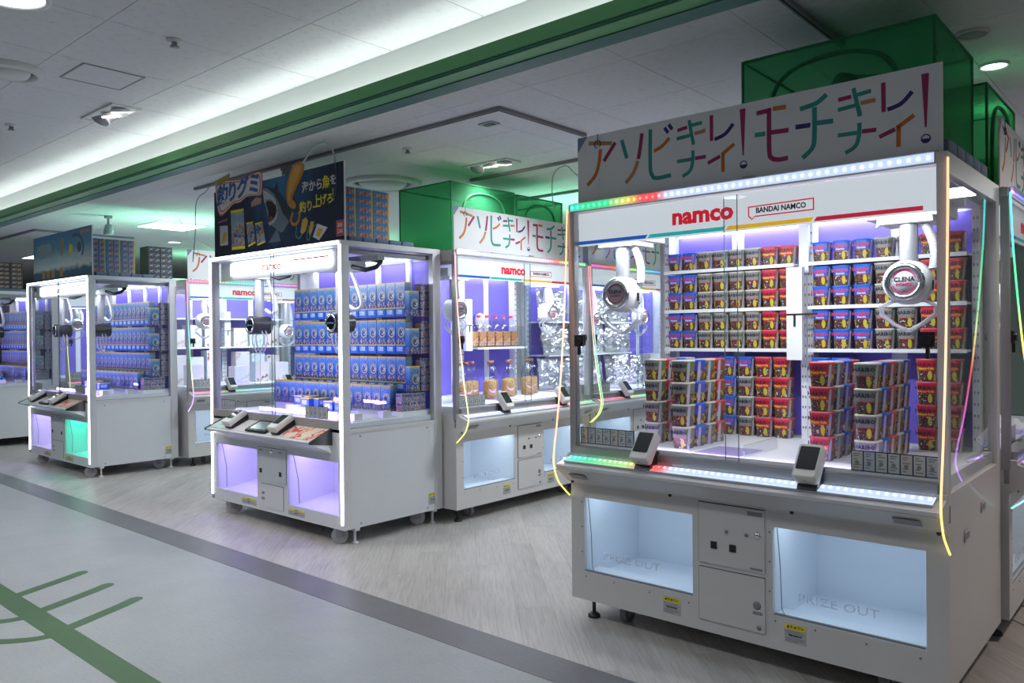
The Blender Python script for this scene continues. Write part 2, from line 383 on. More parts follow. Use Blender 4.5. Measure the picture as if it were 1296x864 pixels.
def triple_spot(x, y, z, label, rz=0, power=5):
    t = thing('spotlight_fixture', label, 'ceiling light', (x, y, z), rz)
    part('frame', 'spot_frame', lambda b: b.box(-.24, .24, -.09, -.075, -.012, .004).box(-.24, .24, .075, .09, -.012, .004).box(-.24, -.225, -.075, .075, -.012, .004).box(.225, .24, -.075, .075, -.012, .004), CEILW, t)
    part('recess', 'spot_recess', lambda b: b.box(-.225, .225, -.075, .075, -.004, .003), INNER, t)
    for k, x_ in enumerate((-.145, 0, .145)):
        p = part('lamp_head', 'spot_head', lambda b: b.lathe([(.03, .004), (.058, -.002), (.062, -.014), (.058, -.018)], n=18), INNER, t, (x_, 0, -.004), (0.22 if k else -.5, 0.16 * k - .1, 0))
        part('lamp_face', 'spot_face%d' % (k > 0), lambda b: b.lathe([(.001, -.0185), (.055, -.0185), (.055, -.021), (.001, -.021)], n=18), LAMPW if k else GREYP, p)
    d = bpy.data.lights.new('spot', 'SPOT'); d.energy = power * 9; d.spot_size = 2.3; d.spot_blend = 0.8; d.color = (1, .93, .86); d.shadow_soft_size = .12
    o = bpy.data.objects.new('spot', d); COL.objects.link(o); o.parent = t; o.location = (0, 0, -.08)
    return t
triple_spot(-5.19, 2.10, ZC, 'triple spotlight fixture beside the square panel on the corridor ceiling', 0, 6)
triple_spot(-4.22, 4.58, ZS, 'triple spotlight fixture above the green nets', 0, 6)
def downlight(x, y, z, r, label, on=True, power=0, group=None, col=(.93, .97, 1)):
    t = thing('downlight', label, 'ceiling light', (x, y, z), 0, group)
    part('ring', None, lambda b: b.lathe([(r, .003), (r, -.012), (r * .86, -.014), (r * .82, -.004), (r * .82, .003)], n=28), CEILW, t)
    part('lens', None, lambda b: b.lathe([(.001, -.003), (r * .82, -.003), (r * .82, -.007), (.001, -.007)], n=28), (LAMPC if on else GREYP), t)
    if power:
        d = bpy.data.lights.new('downlight_lamp', 'SPOT'); d.energy = power; d.spot_size = 2.6; d.spot_blend = 0.9; d.color = col; d.shadow_soft_size = r
        o = bpy.data.objects.new('downlight_lamp', d); COL.objects.link(o); o.parent = t; o.location = (0, 0, -.03)
    return t
downlight(-3.70, 1.10, ZC, .155, 'large round lit downlight cut by the top left corner', True, 110)
downlight(-0.80, 4.64, ZS, .07, 'small lit downlight right of the nearest green net', True, 14, None, (1, .8, .68))
downlight(-0.79, 4.08, ZS, .075, 'unlit round fitting above the nearest green net', False)
for x, w_ in ((-9.2, 'far left along the corridor'), (-6.5, 'left of the picture'), (-1.0, 'straight above the viewer'), (1.7, 'right of the viewer')): downlight(x, 1.0, ZC, .155, 'round lit corridor downlight ' + w_, True, 105 if x < -2 else 46)
for x, w_ in ((-6.5, 'behind and left of'), (-3.7, 'behind, slightly left of'), (-1.0, 'right behind')): downlight(x, -1.6, ZC, .155, 'round lit downlight %s the viewer' % w_, True, 58)
def diffuser(x, y, z, r, label):
    t = thing('air_diffuser', label, 'air vent', (x, y, z))
    part('outer_ring', None, lambda b: b.lathe([(r, .003), (r * .98, -.02), (r * .80, -.035), (r * .74, -.01), (r * .74, .003)], n=36), CEILW, t)
    part('inner_cone', None, lambda b: b.lathe([(.001, -.04), (r * .52, -.04), (r * .60, -.02), (r * .62, .003)], n=36), CEILW, t)
    part('slot', None, lambda b: b.lathe([(r * .62, .002), (r * .74, .002), (r * .74, -.004), (r * .62, -.004)], n=36), DARK, t)
for x, y, w_ in ((-2.6, 5.1, 'behind the nearest machine sign'), (-2.6, 7.2, 'far down the aisle behind the nearest machine'), (-7.0, 5.2, 'behind the shark banner'), (-7.0, 7.2, 'far down the aisle behind the shark banner'), (0.4, 4.4, 'past the right edge of the picture'), (-10.8, 5.2, 'behind the pale blue banner')):
    downlight(x, y, ZS, .10, 'round lit shop downlight ' + w_, True, 65 if x < 0 else 85, None, (.88, .95, 1) if x < 0 else (1, .84, .76))
diffuser(-4.72, 1.40, ZC, .16, 'round white air diffuser cut by the left edge')
diffuser(-5.40, 4.47, ZS, .34, 'large round white air diffuser behind the shark banner')
t = thing('access_panel', 'flush square access panel on the corridor ceiling', 'ceiling panel', (-4.51, 1.785, ZC))
part('panel_frame', None, lambda b: b.box(-.165, .165, -.16, -.15, -.004, .002).box(-.165, .165, .15, .16, -.004, .002).box(-.165, -.155, -.15, .15, -.004, .002).box(.155, .165, -.15, .15, -.004, .002), GREYP, t)
part('panel', None, lambda b: b.box(-.155, .155, -.15, .15, -.002, .002), TILE, t)
def detector(x, y, z, label):
    t = thing('sprinkler_head', label, 'sprinkler')
    t.location = (x, y, z)
    part('flange', 'sp_fl', lambda b: b.lathe([(.035, .002), (.036, -.006), (.02, -.012), (.001, -.012)], n=16), CEILW, t)
    part('nozzle', 'sp_no', lambda b: b.lathe([(.012, -.01), (.014, -.03), (.022, -.032), (.022, -.036), (.001, -.038)], n=14), GREYP, t)
detector(-3.70, 1.795, ZC, 'small sprinkler head in the middle of the corridor ceiling')
detector(-5.95, 1.77, ZC, 'small sprinkler head near the left edge of the corridor ceiling')
detector(-4.30, 3.79, ZS, 'small sprinkler head on the shop ceiling above the nets')
detector(-4.35, 6.0, ZS, 'small sprinkler head above the second green net')
t = thing('ceiling_sensor', 'small dark square sensor on the shop ceiling beside the track corner', 'sensor', (-3.42, 3.70, ZS))
part('bezel', None, lambda b: b.box(-.06, .06, -.04, .04, -.008, .002), GREYP, t); part('eye', None, lambda b: b.box(-.03, .04, -.022, .022, -.012, -.008), BLACK, t)
def panel_light(x, y, label, power):
    t = thing('panel_light', label, 'ceiling light', (x, y, ZS))
    part('frame', 'pl_f', lambda b: b.box(-.31, .31, -.31, .31, -.008, .002), CEILW, t); part('diffuser', 'pl_d', lambda b: b.box(-.28, .28, -.28, .28, -.011, -.007), LAMPC, t)
    area('panel_lamp', (0, 0, -.02), .55, .55, power, (.93, 1, .97), (0, 0, 0), t)
panel_light(-9.3, 4.45, 'bright square ceiling panel light above the far left island', 14)
panel_light(-14.3, 4.75, 'bright square ceiling panel light farthest left', 14)
panel_light(-2.6, 8.6, 'square ceiling panel light far down the aisle behind the nearest machine', 22)
panel_light(-7.0, 8.6, 'square ceiling panel light far down the aisle behind the shark banner', 22)
panel_light(0.6, 8.6, 'square ceiling panel light at the far right end of the shop', 14)
t = thing('ceiling_spotlight', 'grey spotlight hanging from the ceiling above the pale blue banner', 'spotlight', (-9.0, 3.60, ZS))
part('stem', None, lambda b: b.box(-.03, .03, -.03, .03, -.03, .002).cyl((0, 0, -.03), (0, 0, -.10), .012), GREYP, t)
part('lamp_body', None, lambda b: b.lathe([(.001, -.09), (.035, -.10), (.05, -.17), (.052, -.21), (.001, -.20)], n=18), GREYP, t)
t = thing('ceiling_spotlight', 'small grey spotlight clipped to the track above the shark banner', 'spotlight', (-5.35, 3.47, ZS - .024))
part('clip', None, lambda b: b.box(-.05, .05, -.02, .02, -.03, 0).prismx([(-.02, -.03), (.02, -.03), (.03, -.16), (-.03, -.16)], -.03, .03), GREYP, t)
part('lamp_body', None, lambda b: b.cyl((0, 0, -.08), (0.02, -.07, -.17), .032, 14), WHITE, t)
def track_spot(loc, target, label, power):
    t = thing('track_spotlight', label, 'spotlight', loc)
    d_ = (Vector(target) - Vector(loc)).normalized(); h = d_ * .10
    part('mount', None, lambda b: b.box(-.05, .05, -.02, .02, ZS - loc[2] - .02, ZS - loc[2] + .001).cyl((0, 0, 0), (0, 0, ZS - loc[2] - .015), .008, 8), GREYP, t)
    part('lamp_body', None, lambda b: b.cyl(tuple(-h * .6), tuple(h * .9), .042, 16), GREYP, t)
    part('lens', None, lambda b: b.cyl(tuple(h * .9), tuple(h * .94), .036, 16), LAMPC, t)
    d = bpy.data.lights.new('track_lamp', 'SPOT'); d.energy = power; d.spot_size = 1.5; d.spot_blend = .7; d.color = (.86, .94, 1); d.shadow_soft_size = .05
    o = bpy.data.objects.new('track_lamp', d); COL.objects.link(o); o.parent = t; o.location = h * 1.1; o.rotation_euler = d_.to_track_quat('-Z', 'Y').to_euler()
track_spot((-2.75, 4.75, ZS - .12), (-4.2, 4.35, 1.35), 'grey spotlight hidden behind the nearest sign, aimed at the snack jar machine', 58)
track_spot((-6.6, 4.75, ZS - .12), (-8.2, 4.4, 1.35), 'grey spotlight hidden behind the shark banner, aimed at the pastel box machine', 60)
def wire(pts, label, r=.004, mat=None):
    return tag(part('wire', None, lambda b: b.tube([tuple(p) for p in smooth2([Vector(p) for p in pts], 6)], r, 6), mat or GREYP, None), label, 'wire')
wire([(-3.55, 4.90, ZS - .024), (-3.55, 4.92, 2.63), (-3.58, 4.95, 2.56), (-3.66, 4.93, 2.62), (-3.72, 4.90, 2.68), (-3.82, 4.88, 2.64), (-3.86, 4.9, 2.5), (-3.88, 4.95, 2.36)], 'thin grey wire looping down from the ceiling track behind the nets')
wire([(-6.55, 3.47, ZS - .024), (-6.58, 3.46, 2.66), (-6.72, 3.44, 2.58), (-6.73, 3.43, 2.3), (-6.76, 3.42, 2.05)], 'thin dark wire hanging from the left end of the long track')
wire([(-8.6, 4.2, ZS - .01), (-8.55, 4.3, 2.5), (-8.45, 4.45, 2.40), (-8.4, 4.6, 2.33)], 'thin wire hanging beside the dark blue box stack')

# ------------------------------------------------------------------ claw machine with the white header (type one)
W1, D1, H1 = 1.646, 0.916, 2.0
def caution(root, x, z, y, w_=.088, h_=.075, key='cau'):
    p = part('caution_label', key, lambda b: b.box(0, w_, -.001, 0, 0, h_), plain('label_grey', (.45, .45, .45), .5), root, (x, y, z), label='caution label with yellow band')
    part('yellow_band', key + 'y', lambda b: b.box(.002, w_ - .002, -.0016, -.001, h_ * .72, h_ - .002), YEL, p)
    part('fine_print', key + 'f', lambda b: [b.box(.006, w_ * k2, -.0016, -.001, h_ * k1, h_ * k1 + h_ * .035) for k1, k2 in ((.60, .85), (.50, .9), (.24, .92), (.16, .9), (.08, .6))] and b, GREYINK, p, kind='stuff')
    m = text_mesh('▲ちゅうい', h_ * .19, INK, .0004); obj('lettering', m, p, (w_ / 2, -.0018, h_ * .85))
    obj('lettering', text_mesh('手を入れないで', h_ * .10, INK, .0004), p, (w_ / 2, -.0018, h_ * .40))
    return p

def terminal(root, x, y, z, rz=0.0, screen=None, tilt=0.9):
    # small white card reader on a black stand; screen faces the player
    t = part('payment_terminal', 'term_base', lambda b: b.prismx([(-.038, 0), (.045, 0), (.05, .075), (-.01, .055)], -.038, .038), BLACK, root, (x, y, z), (0, 0, rz), label='white card reader on a black stand')
    part('reader_body', 'term_body', lambda b: b.rbox(-.047, .047, -.075, .075, -.03, .025, .014), plain('terminal_white', (.72, .70, .67), .35), t, (0, -.008, .097), (tilt, 0, 0))
    part('screen', 'term_scr', lambda b: b.rbox(-.037, .037, -.04, .06, .0255, .0268, .006), screen or SCREEN, t, (0, -.008, .097), (tilt, 0, 0))
    part('button', 'term_btn', lambda b: b.lathe([(.006, .0), (.006, .004), (.001, .004)], n=10), GREYP, t, (0, -.052, .042), (tilt + .6, 0, 0))
    return t

def cards(root, x, y, z, n=7, w_=.041, h_=.078, key='cards'):
    cols = [(.62, .6, .5), (.55, .58, .66), (.6, .63, .62), (.6, .63, .62), (.66, .58, .55), (.64, .62, .6), (.56, .58, .64)]
    p = part('card_strip', key + str(n), lambda b: b.box(-.004, n * (w_ + .002), 0, .0015, 0, h_), NAVYP, root, (x, y, z), label='row of small printed cards inside the glass')
    for k in range(n):
        c = cols[k % len(cols)]
        q = part('card', key + 'c%d' % (k % 7), lambda b: b.box(0, w_ - .003, -.001, 0, .004, h_ - .004), plain('card_%d' % (k % 7), c, .6), p, (k * (w_ + .002), 0, 0))
        part('card_print', key + 'p%d' % (k % 3), lambda b: [b.box(.006, .006 + .026 * (1 - .25 * ((j + k) % 3)), -.0016, -.001, h_ * f, h_ * f + .004) for j, f in enumerate((.82, .72, .55, .28, .16))] and b.plate(circle(.018, h_ * .42, .008, 10), -.001, .0006), GREYINK, q)
    return p

def claw_white(root, x, y, ztop, zhead, key='A'):
    # round white head with chrome ring, grey pole, coiled cable, two clear arms
    L = ztop - zhead
    h = part('claw', 'cw_head', lambda b: b.lathe([(.001, -.06), (.075, -.06), (.086, -.045), (.088, 0), (.084, .04), (.07, .052), (.001, .052)], axis='y', n=30), plain('claw_white', (.75, .75, .77), .3), root, (x, y, zhead), label='white round claw head with chrome ring')
    part('ring', 'cw_ring', lambda b: b.lathe([(.05, .05), (.052, .062), (.066, .066), (.074, .056), (.074, .05)], axis='y', n=30), CHROME, h)
    part('badge', 'cw_badge', lambda b: b.lathe([(.001, .056), (.052, .056), (.052, .052), (.001, .052)], axis='y', n=26), plain('badge_grey', (.42, .42, .45), .35), h)
    part('badge_line', 'cw_line', lambda b: [b.stroke([(.044 * math.cos(a0 + (a1 - a0) * i / 10), .044 * math.sin(a0 + (a1 - a0) * i / 10)) for i in range(11)], .005, -.0562, .0006) for a0, a1 in ((.35, PI - .35), (PI + .35, 2 * PI - .35))] and b, plain('badge_magenta', (.45, .02, .12), .4), h)
    obj('lettering', text_mesh('CLENA', .024, INK, .0005), h, (0, -.0572, .010)); obj('lettering', text_mesh('HOMEX', .017, plain('badge_magenta', (.45, .02, .12), .4), .0004), h, (0, -.0572, -.010))
    part('pole', ('cw_pole', round(L, 3)), lambda b: b.cyl((0, .01, .07), (0, .01, L), .034, 20).cyl((0, .01, .066), (0, .01, .085), .038, 20), plain('pole_grey', (.33, .33, .36), .35, .3), h)
    part('motor_slot', 'cw_slot', lambda b: b.box(.0875, .089, -.005, .015, -.035, .005).box(.082, .0835, .02, .03, -.05, -.042), BLACK, h)
    def coil(b):
        path = []
        for i in range(240):
            f = i / 239; a = f * 2 * PI * 26; z = .05 + f * (L - .06); cx = .085 + .018 * math.sin(f * PI) - .03 * f; cy = .03
            path.append((cx + .016 * math.cos(a), cy + .016 * math.sin(a), z))
        return b.tube(path, .0042, 5)
    part('cable', ('cw_coil', round(L, 3)), coil, plain('cable_white', (.72, .72, .75), .4), h)
    for s in (-1, 1):
        part('arm', 'cw_arm%d' % s, lambda b: b.prismx([(-.012, .0), (.012, 0), (.014, -.01), (-.014, -.01)], s * .05, s * .06) and [b.tube([(s * .055, yy, -.07), (s * .10, yy, -.095), (s * .098, yy, -.125), (s * .05, yy, -.165), (s * .012, yy, -.185)], .006, 6) for yy in (-.018, .018)] and b.add([(s * .098, -.018, -.125), (s * .098, .018, -.125), (s * .005, .018, -.19), (s * .005, -.018, -.19), (s * .094, -.018, -.131), (s * .094, .018, -.131), (s * .003, .018, -.196), (s * .003, -.018, -.196)],
             [(0, 1, 2, 3), (4, 7, 6, 5), (0, 4, 5, 1), (1, 5, 6, 2), (2, 6, 7, 3), (3, 7, 4, 0)]), veil_mat('arm_clear', (.75, .75, .8), .55, .15), h, label='clear plastic claw arm')
    return h

def led_bar(root, name, x0, x1, y, z, n, mat, tilt=0.0, hw=.018, dz=0):
    p = part(name, ('ledch', x0, x1, hw), lambda b: b.box(x0, x1, -.004, .004, -hw, hw), plain('led_channel', (.55, .58, .65), .3), root, (0, y, z), (tilt, 0, 0), label='clear channel of coloured light dots')
    part('light_dots', ('leds', x0, x1, n, mat.name), lambda b: [b.box(x0 + (k + .3) * (x1 - x0) / n, x0 + (k + .56) * (x1 - x0) / n, -.0085, -.004, dz - .0048, dz + .0048) for k in range(n)] and b, mat, p, kind='stuff')
    part('light_line', ('ledl', x0, x1, mat.name), lambda b: b.box(x0, x1, -.0055, -.0041, -hw + .001, hw - .001), MATS[mat.name + '_dim'], p)
    part('cover', ('ledco', x0, x1, hw), lambda b: b.box(x0, x1, -.016, -.014, -hw - .002, hw + .002).box(x0, x1, -.014, -.004, hw, hw + .002).box(x0, x1, -.014, -.004, -hw - .002, -hw), CLEAR, p)
    return p
def led_mat(name, lo, hi, stops, st=7):
    grad_emis(name + '_dim', 0, lo, hi, stops, st * .13); return grad_emis(name, 0, lo, hi, stops, st)
WH = (.62, .76, 1.0); LI = (.75, .65, 1.0); CY = (.05, .75, .8); GR = (.03, .8, .25); YE = (.8, .8, .1); RE = (1, .06, .06); MA = (.9, .1, .5); BL = (.1, .25, 1); OR = (1.0, .42, .2); PU = (.55, .2, 1)

def neon(root, x, mat):
    path = [(x, -.01, 1.975), (x, -.022, 1.7), (x, -.055, 1.3), (x, -.095, 1.0), (x, -.125, .84), (x, -.13, .76), (x, -.10, .68), (x, -.045, .625), (x, -.008, .595)]
    return part('neon_tube', ('neon', x, mat.name), lambda b: b.tube([tuple(p) for p in smooth2([Vector(p) for p in path], 5)], .0038, 8), mat, root, label='glowing flexible neon tube')

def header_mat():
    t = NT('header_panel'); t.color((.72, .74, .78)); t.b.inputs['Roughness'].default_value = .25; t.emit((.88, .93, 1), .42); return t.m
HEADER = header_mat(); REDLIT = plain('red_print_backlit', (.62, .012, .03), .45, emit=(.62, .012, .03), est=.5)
BINW = plain('prize_bin_white', (.72, .78, .86), .45)
def machine1(loc, rz, label, leds, leds2, neon_stops, cw=((.19, .17, 1.565), (1.44, .30, 1.565)), term=(.46, 1.185), inner=9.5, prizecol=(.72, .86, 1.0), prize=1.0, scr=None, guard=False):
    m = thing('claw_machine', label, 'claw machine', loc, rz, 'white claw machines with printed headers'); K = lambda s: 'm1' + s
    xs = (0, .075, .652, 1.008, 1.572, W1)
    def cab(b):
        b.box(0, W1, 0, .02, .10, .236).box(0, W1, 0, .02, .592, .70)
        for a, c in ((0, 1), (2, 3), (4, 5)): b.box(xs[a], xs[c], 0, .02, .236, .592)
        return b.box(0, .02, .02, D1, .10, .76).box(W1 - .02, W1, .02, D1, .10, .76).box(.02, W1 - .02, D1 - .02, D1, .10, .80).box(.02, W1 - .02, .02, D1 - .02, .10, .13).box(.02, W1 - .02, 0.0, D1 - .02, .70, .76)
    part('cabinet', K('cab'), cab, WHITE2, m)
    for i, (a, c) in enumerate(((1, 2), (3, 4))):
        x0, x1 = xs[a], xs[c]
        bn = part('prize_bin', K('bin%d' % i), lambda b: b.box(x0 - .012, x0, .02, .50, .19, .66).box(x1, x1 + .012, .02, .50, .19, .66).box(x0, x1, .49, .50, .19, .66).box(x0, x1, .02, .49, .19, .20).box(x0, x1, .02, .49, .652, .66), BINW, m, label='white prize bin behind the clear flap')
        part('bin_step', K('binst%d' % i), lambda b: b.prismx([(.03, .20), (.17, .20), (.12, .235), (.03, .24)], x0 + .004, x1 - .004), BINW, bn)
        area('bin_lamp', ((x0 + x1) / 2, .12, .645), .5, .16, prize, prizecol, (0.25, 0, 0), m)
        fl_ = part('prize_flap', K('flap%d' % i), lambda b: b.box(x0 + .004, x1 - .004, .006, .010, .242, .588), GLASS, m, label='clear prize flap')
        part('flap_edge', K('fledge%d' % i), lambda b: b.box(x0 + .004, x1 - .004, .003, .006, .238, .246).tube([(x0 + .012, .02, .585), (x0 + .02, .03, .42), (x0 + .025, .03, .26), (x0 + .04, .02, .243)], .002, 5), GREYP, fl_)
        obj('lettering', text_mesh('PRIZE OUT', .046, FROST, .0, xs=1.35), fl_, ((x0 + x1) / 2 - .03, .0055, .325))
        for sx, sz in ((x0 - .012, .57), (x0 - .012, .45), (x0 - .012, .33), (x0 + .01, .215), (x0 + .17, .215), (x0 + .36, .21), (x1 - .02, .205)):
            part('screw', 'screw', lambda b: b.lathe([(.001, .002), (.004, .002), (.004, 0)], axis='y', n=8), GREYINK, m, (sx, 0, sz))
    for i, (z0, z1) in enumerate(((.397, .652), (.152, .376))):
        d = part('service_door', K('door%d' % i), lambda b: b.box(.684, .977, -.006, .0, z0, z1), WHITE2, m)
        part('door_gap', K('dgap%d' % i), lambda b: b.box(.680, .684, -.001, .0005, z0, z1).box(.684, .977, -.001, .0005, z1, z1 + .003).box(.684, .72, -.001, .0005, z0 - .003, z0), DARK, d)
        if i == 0:
            for x_ in (.755, .84): part('coin_slot', K('slot'), lambda b: b.box(-.014, .014, -.003, 0, -.015, .015), BLACK, d, (x_, -.006, .478 if x_ < .8 else .477))
            part('lock', K('lock'), lambda b: b.lathe([(.001, .006), (.007, .006), (.013, .004), (.016, 0)], axis='y', n=16), CHROME, d, (.948, -.006, .545))
            for x_ in (.812, .90): part('knob', K('knob'), lambda b: b.lathe([(.001, .009), (.006, .008), (.008, 0)], axis='y', n=12), GREYP, d, (x_, -.006, .543))
            part('rating_plate', K('rate'), lambda b: b.box(.905, .968, -.0075, -.006, .625, .642), GREYP, d); part('rating_plate', K('rate2'), lambda b: b.box(.915, .968, -.0075, -.006, .405, .413), GREYP, d)
        else:
            part('emblem', K('emb'), lambda b: b.lathe([(.008, .002), (.017, .002), (.017, 0), (.008, 0)], axis='y', n=18).box(-.003, .003, -.002, 0, -.009, .009).box(-.009, .009, -.002, 0, .0, .003), GREYINK, d, (.944, -.006, .262))
            part('rating_plate', K('rate3'), lambda b: b.box(.926, .966, -.0075, -.006, .225, .237), GREYP, d)
            part('lock', K('lock2'), lambda b: b.lathe([(.001, .004), (.009, .003), (.011, 0)], axis='y', n=12), GREYP, d, (.952, -.006, .172))
    caution(m, .505, .136, 0); caution(m, 1.055, .143, 0)
    # counter
    c = part('counter', K('counter'), lambda b: b.prismx([(0, .655), (-.035, .675), (-.115, .738), (-.12, .745), (-.12, .757), (-.108, .762), (-.03, .787), (-.03, .803), (0.0, .803)], 0.0, W1), WHITE2, m)
    part('counter_edge', K('cedge'), lambda b: b.box(0, W1, -.123, -.12, .744, .757), ALUW, c)
    for x_ in (.10, 1.53): part('speaker_grille', K('spk'), lambda b: b.prismx([(-.062, .692), (-.094, .716), (-.0955, .7145), (-.0635, .6905)], -.045, .045), GREYP, c, (x_, 0, -.0))
    for x_ in (.03, .56, 1.10, 1.62): part('screw', 'screwb', lambda b: b.lathe([(.001, .003), (.008, .003), (.008, 0)], axis='y', n=10), DARK, c, (x_, -.028, .668))
    led_bar(m, 'counter_lights', .03, W1 - .03, -.068, .7815, 56, leds2, -1.26, .029, .010)
    for x_ in term: terminal(m, x_, -.062, .776, 0, scr)
    # glazing frame
    part('bottom_rail', K('brail'), lambda b: b.box(.03, W1 - .03, -.028, .03, .803, .838), ALU, m)
    for x0 in (0, W1 - .034): part('corner_post', K('post%.2f' % x0), lambda b: b.box(x0, x0 + .034, -.004, .03, .76, 1.96), ALU if x0 == 0 else ALUW, m)
    for x0 in (0, W1 - .05): part('rear_post', K('rpost%.2f' % x0), lambda b: b.box(x0, x0 + .05, D1 - .065, D1, .76, 1.96), WHITE2, m)
    part('roof', K('roof'), lambda b: b.box(0, W1, 0, D1, 1.96, H1).box(0, .03, .03, D1 - .065, 1.925, 1.96).box(W1 - .03, W1, .03, D1 - .065, 1.925, 1.96), WHITE2, m)
    part('sill', K('sill'), lambda b: b.box(0, .03, .03, D1 - .065, .76, .80).box(W1 - .03, W1, .03, D1 - .065, .76, .80), WHITE2, m)
    led_bar(m, 'roof_lights', .015, W1 - .04, -.004, 1.982, 50, leds)
    for x0, x1, yy in ((.034, .865, .004), (.80, W1 - .034, .014)):
        g = part('sliding_glass', K('sg%.2f' % x0), lambda b: b.box(x0, x1, yy, yy + .005, .838, 1.945), GLASS, m)
        part('glass_edge', K('sge%.2f' % x0), lambda b: b.box(x1 - .0015 if x0 < .1 else x0, x1 if x0 < .1 else x0 + .0015, yy - .0005, yy + .0055, .838, 1.945), plain('glass_edge_green', (.12, .2, .2), .2), g)
        xl = .05 if x0 < .1 else W1 - .075
        part('lock', K('glock%.2f' % x0), lambda b: b.box(xl - .015, xl + .035, -.012, -.002, 1.315, 1.37).cyl((xl + .012, -.012, 1.342), (xl + .012, -.024, 1.342), .016, 14).box(xl + .006, xl + .018, -.016, -.004, 1.275, 1.315), BLACK, g)
    for x0 in (.012, W1 - .018): part('side_glass', K('side%.2f' % x0), lambda b: b.box(x0, x0 + .006, .03, D1 - .065, .80, 1.925), GLASS, m)
    for y_, z_ in ((.26, .60), (.55, .66)): part('side_handle', K('hand'), lambda b: b.rbox(0, .006, -.035, .035, -.012, .03, .004).box(.006, .0075, -.026, .026, .0, .022, 1), [WHITE2, GREYP], m, (W1 - .001, y_, z_))
    # header
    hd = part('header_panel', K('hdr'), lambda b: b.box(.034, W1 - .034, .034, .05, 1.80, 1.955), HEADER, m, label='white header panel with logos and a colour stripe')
    for k, (a, c_, col) in enumerate(((.034, .42, (.01, .09, .42)), (.42, .80, (.02, .38, .36)), (.80, 1.17, (.75, .42, .01)), (1.17, 1.56, (.5, .015, .04)))):
        part('stripe', K('str%d' % k), lambda b: b.plate([(a, 1.806), (c_ - .012 if k < 3 else c_, 1.806), (c_, 1.822), (a + .012 if k else a, 1.822)], .034, .001), plain('stripe%d' % k, col, .4, emit=col, est=.55), hd)
    obj('lettering', text_mesh('namco', .098, REDLIT, .0042, xs=1.10, shear=0.0), hd, (.69, .033, 1.884))
    part('logo_frame', K('lgf'), lambda b: b.stroke([(.905, 1.853), (.895, 1.855)], .0, .034) if False else [b.plate(p, .034, .001) for p in ([(.90, 1.888), (1.172, 1.894), (1.172, 1.899), (.90, 1.893)], [(1.167, 1.852), (1.172, 1.852), (1.172, 1.897), (1.167, 1.897)], [(.93, 1.848), (1.172, 1.850), (1.172, 1.855), (.93, 1.853)], [(.90, 1.853), (.905, 1.853), (.905, 1.892), (.90, 1.892)], [(.90, 1.853), (.915, 1.838), (.918, 1.842), (.905, 1.855)], [(.913, 1.838), (.918, 1.838), (.933, 1.853), (.928, 1.853)])] and b, REDLIT, hd)
    obj('lettering', text_mesh('BANDAI NAMCO', .0305, INK, .0009, xs=.88), hd, (1.037, .0328, 1.873))
    # inside
    part('play_field', K('pf'), lambda b: b.box(.02, W1 - .02, .03, .865, .80, .85), INNER, m)
    for i, x_ in enumerate((.60, .86) if guard else ()):
        part('chute_guard', K('cg%d' % i), lambda b: b.box(x_, x_ + .005, .06, .40, .85, .90), CLEAR, m)
    part('chute', K('chute'), lambda b: b.box(.63, .84, .05, .30, .8502, .852), plain('chute_lilac', (.35, .3, .55), .4), m)
    bp = part('back_panel', K('bp'), lambda b: b.box(.02, W1 - .02, .865, .875, .80, 1.96), INNER, m)
    for a, c_ in ((.115, .43), (.50, .80), (.885, 1.22), (1.29, W1 - .05)): part('lilac_panel', K('lp%.2f' % a), lambda b: b.box(a, c_, .86, .8648, .86, 1.90), LILAC, bp)
    for i, x_ in enumerate((.065, .824, .856, W1 - .08)):
        p = part('slotted_post', K('sp%d' % i), lambda b: b.box(x_, x_ + .03, .79, .86, .85, 1.92), INNER, m)
        part('slot_holes', K('sph%d' % i), lambda b: [b.box(x_ + dx, x_ + dx + .007, .7885, .79, z, z + .012) for z in [.9 + .05 * q for q in range(20)] for dx in (.005, .018)] and b, GREYINK, p, kind='stuff')
    cc = part('centre_column', K('ccol'), lambda b: b.box(.80, .875, .672, .708, 1.24, 1.685).box(.83, .845, .70, .86, 1.64, 1.66).box(.828, .875, .76, .80, 1.66, 1.90), INNER, m, label='white centre column between the two bays')
    part('bracket', K('cbr'), lambda b: b.box(.80, .95, .668, .672, 1.455, 1.463).box(.835, .845, .667, .671, 1.40, 1.458), BLACK, cc)
    for i, (x_, y_, z_) in enumerate(cw):
        part('gantry', K('gan'), lambda b: b.box(-.14, .14, -.10, .14, -.01, .05).box(-.10, .10, -.08, .10, -.03, -.01).tube([(-.08, -.06, -.022), (-.115, -.03, -.03), (-.125, .03, -.022)], .006, 6), INNER, m, (min(max(x_, .17), W1 - .17), y_ + .03, 1.825))
        claw_white(m, x_, y_, 1.80, z_)
    part('gantry_rail', K('grail'), lambda b: b.box(.03, W1 - .03, .40, .44, 1.86, 1.90).box(.04, .09, .06, .85, 1.90, 1.93).box(W1 - .09, W1 - .04, .06, .85, 1.90, 1.93), ALUW, m)
    tl = part('tube_lamp', K('tube'), lambda b: b.box(.10, W1 - .10, .055, .075, 1.825, 1.84), emis('tube_white', (.9, .95, 1), 2.2), m, label='white tube lamp behind the header')
    area('cabinet_lamp', (W1 / 2, .09, 1.815), 1.4, .05, inner, (.90, .95, 1), (0.55, 0, 0), m)
    area('cabinet_lamp', (W1 / 2, .84, 1.915), 1.4, .04, inner * .4, (.80, .85, 1), (-.15, 0, 0), m)
    area('cabinet_lamp', (W1 / 2, .045, .86), 1.4, .03, inner * .10, (.60, .45, 1), (PI / 2 + .2, 0, 0), m)
    cards(m, .042, .028, .848); cards(m, W1 - .335, .028, .848)
    st = [(i / max(1, len(neon_stops) - 1), c_) for i, c_ in enumerate(neon_stops)]
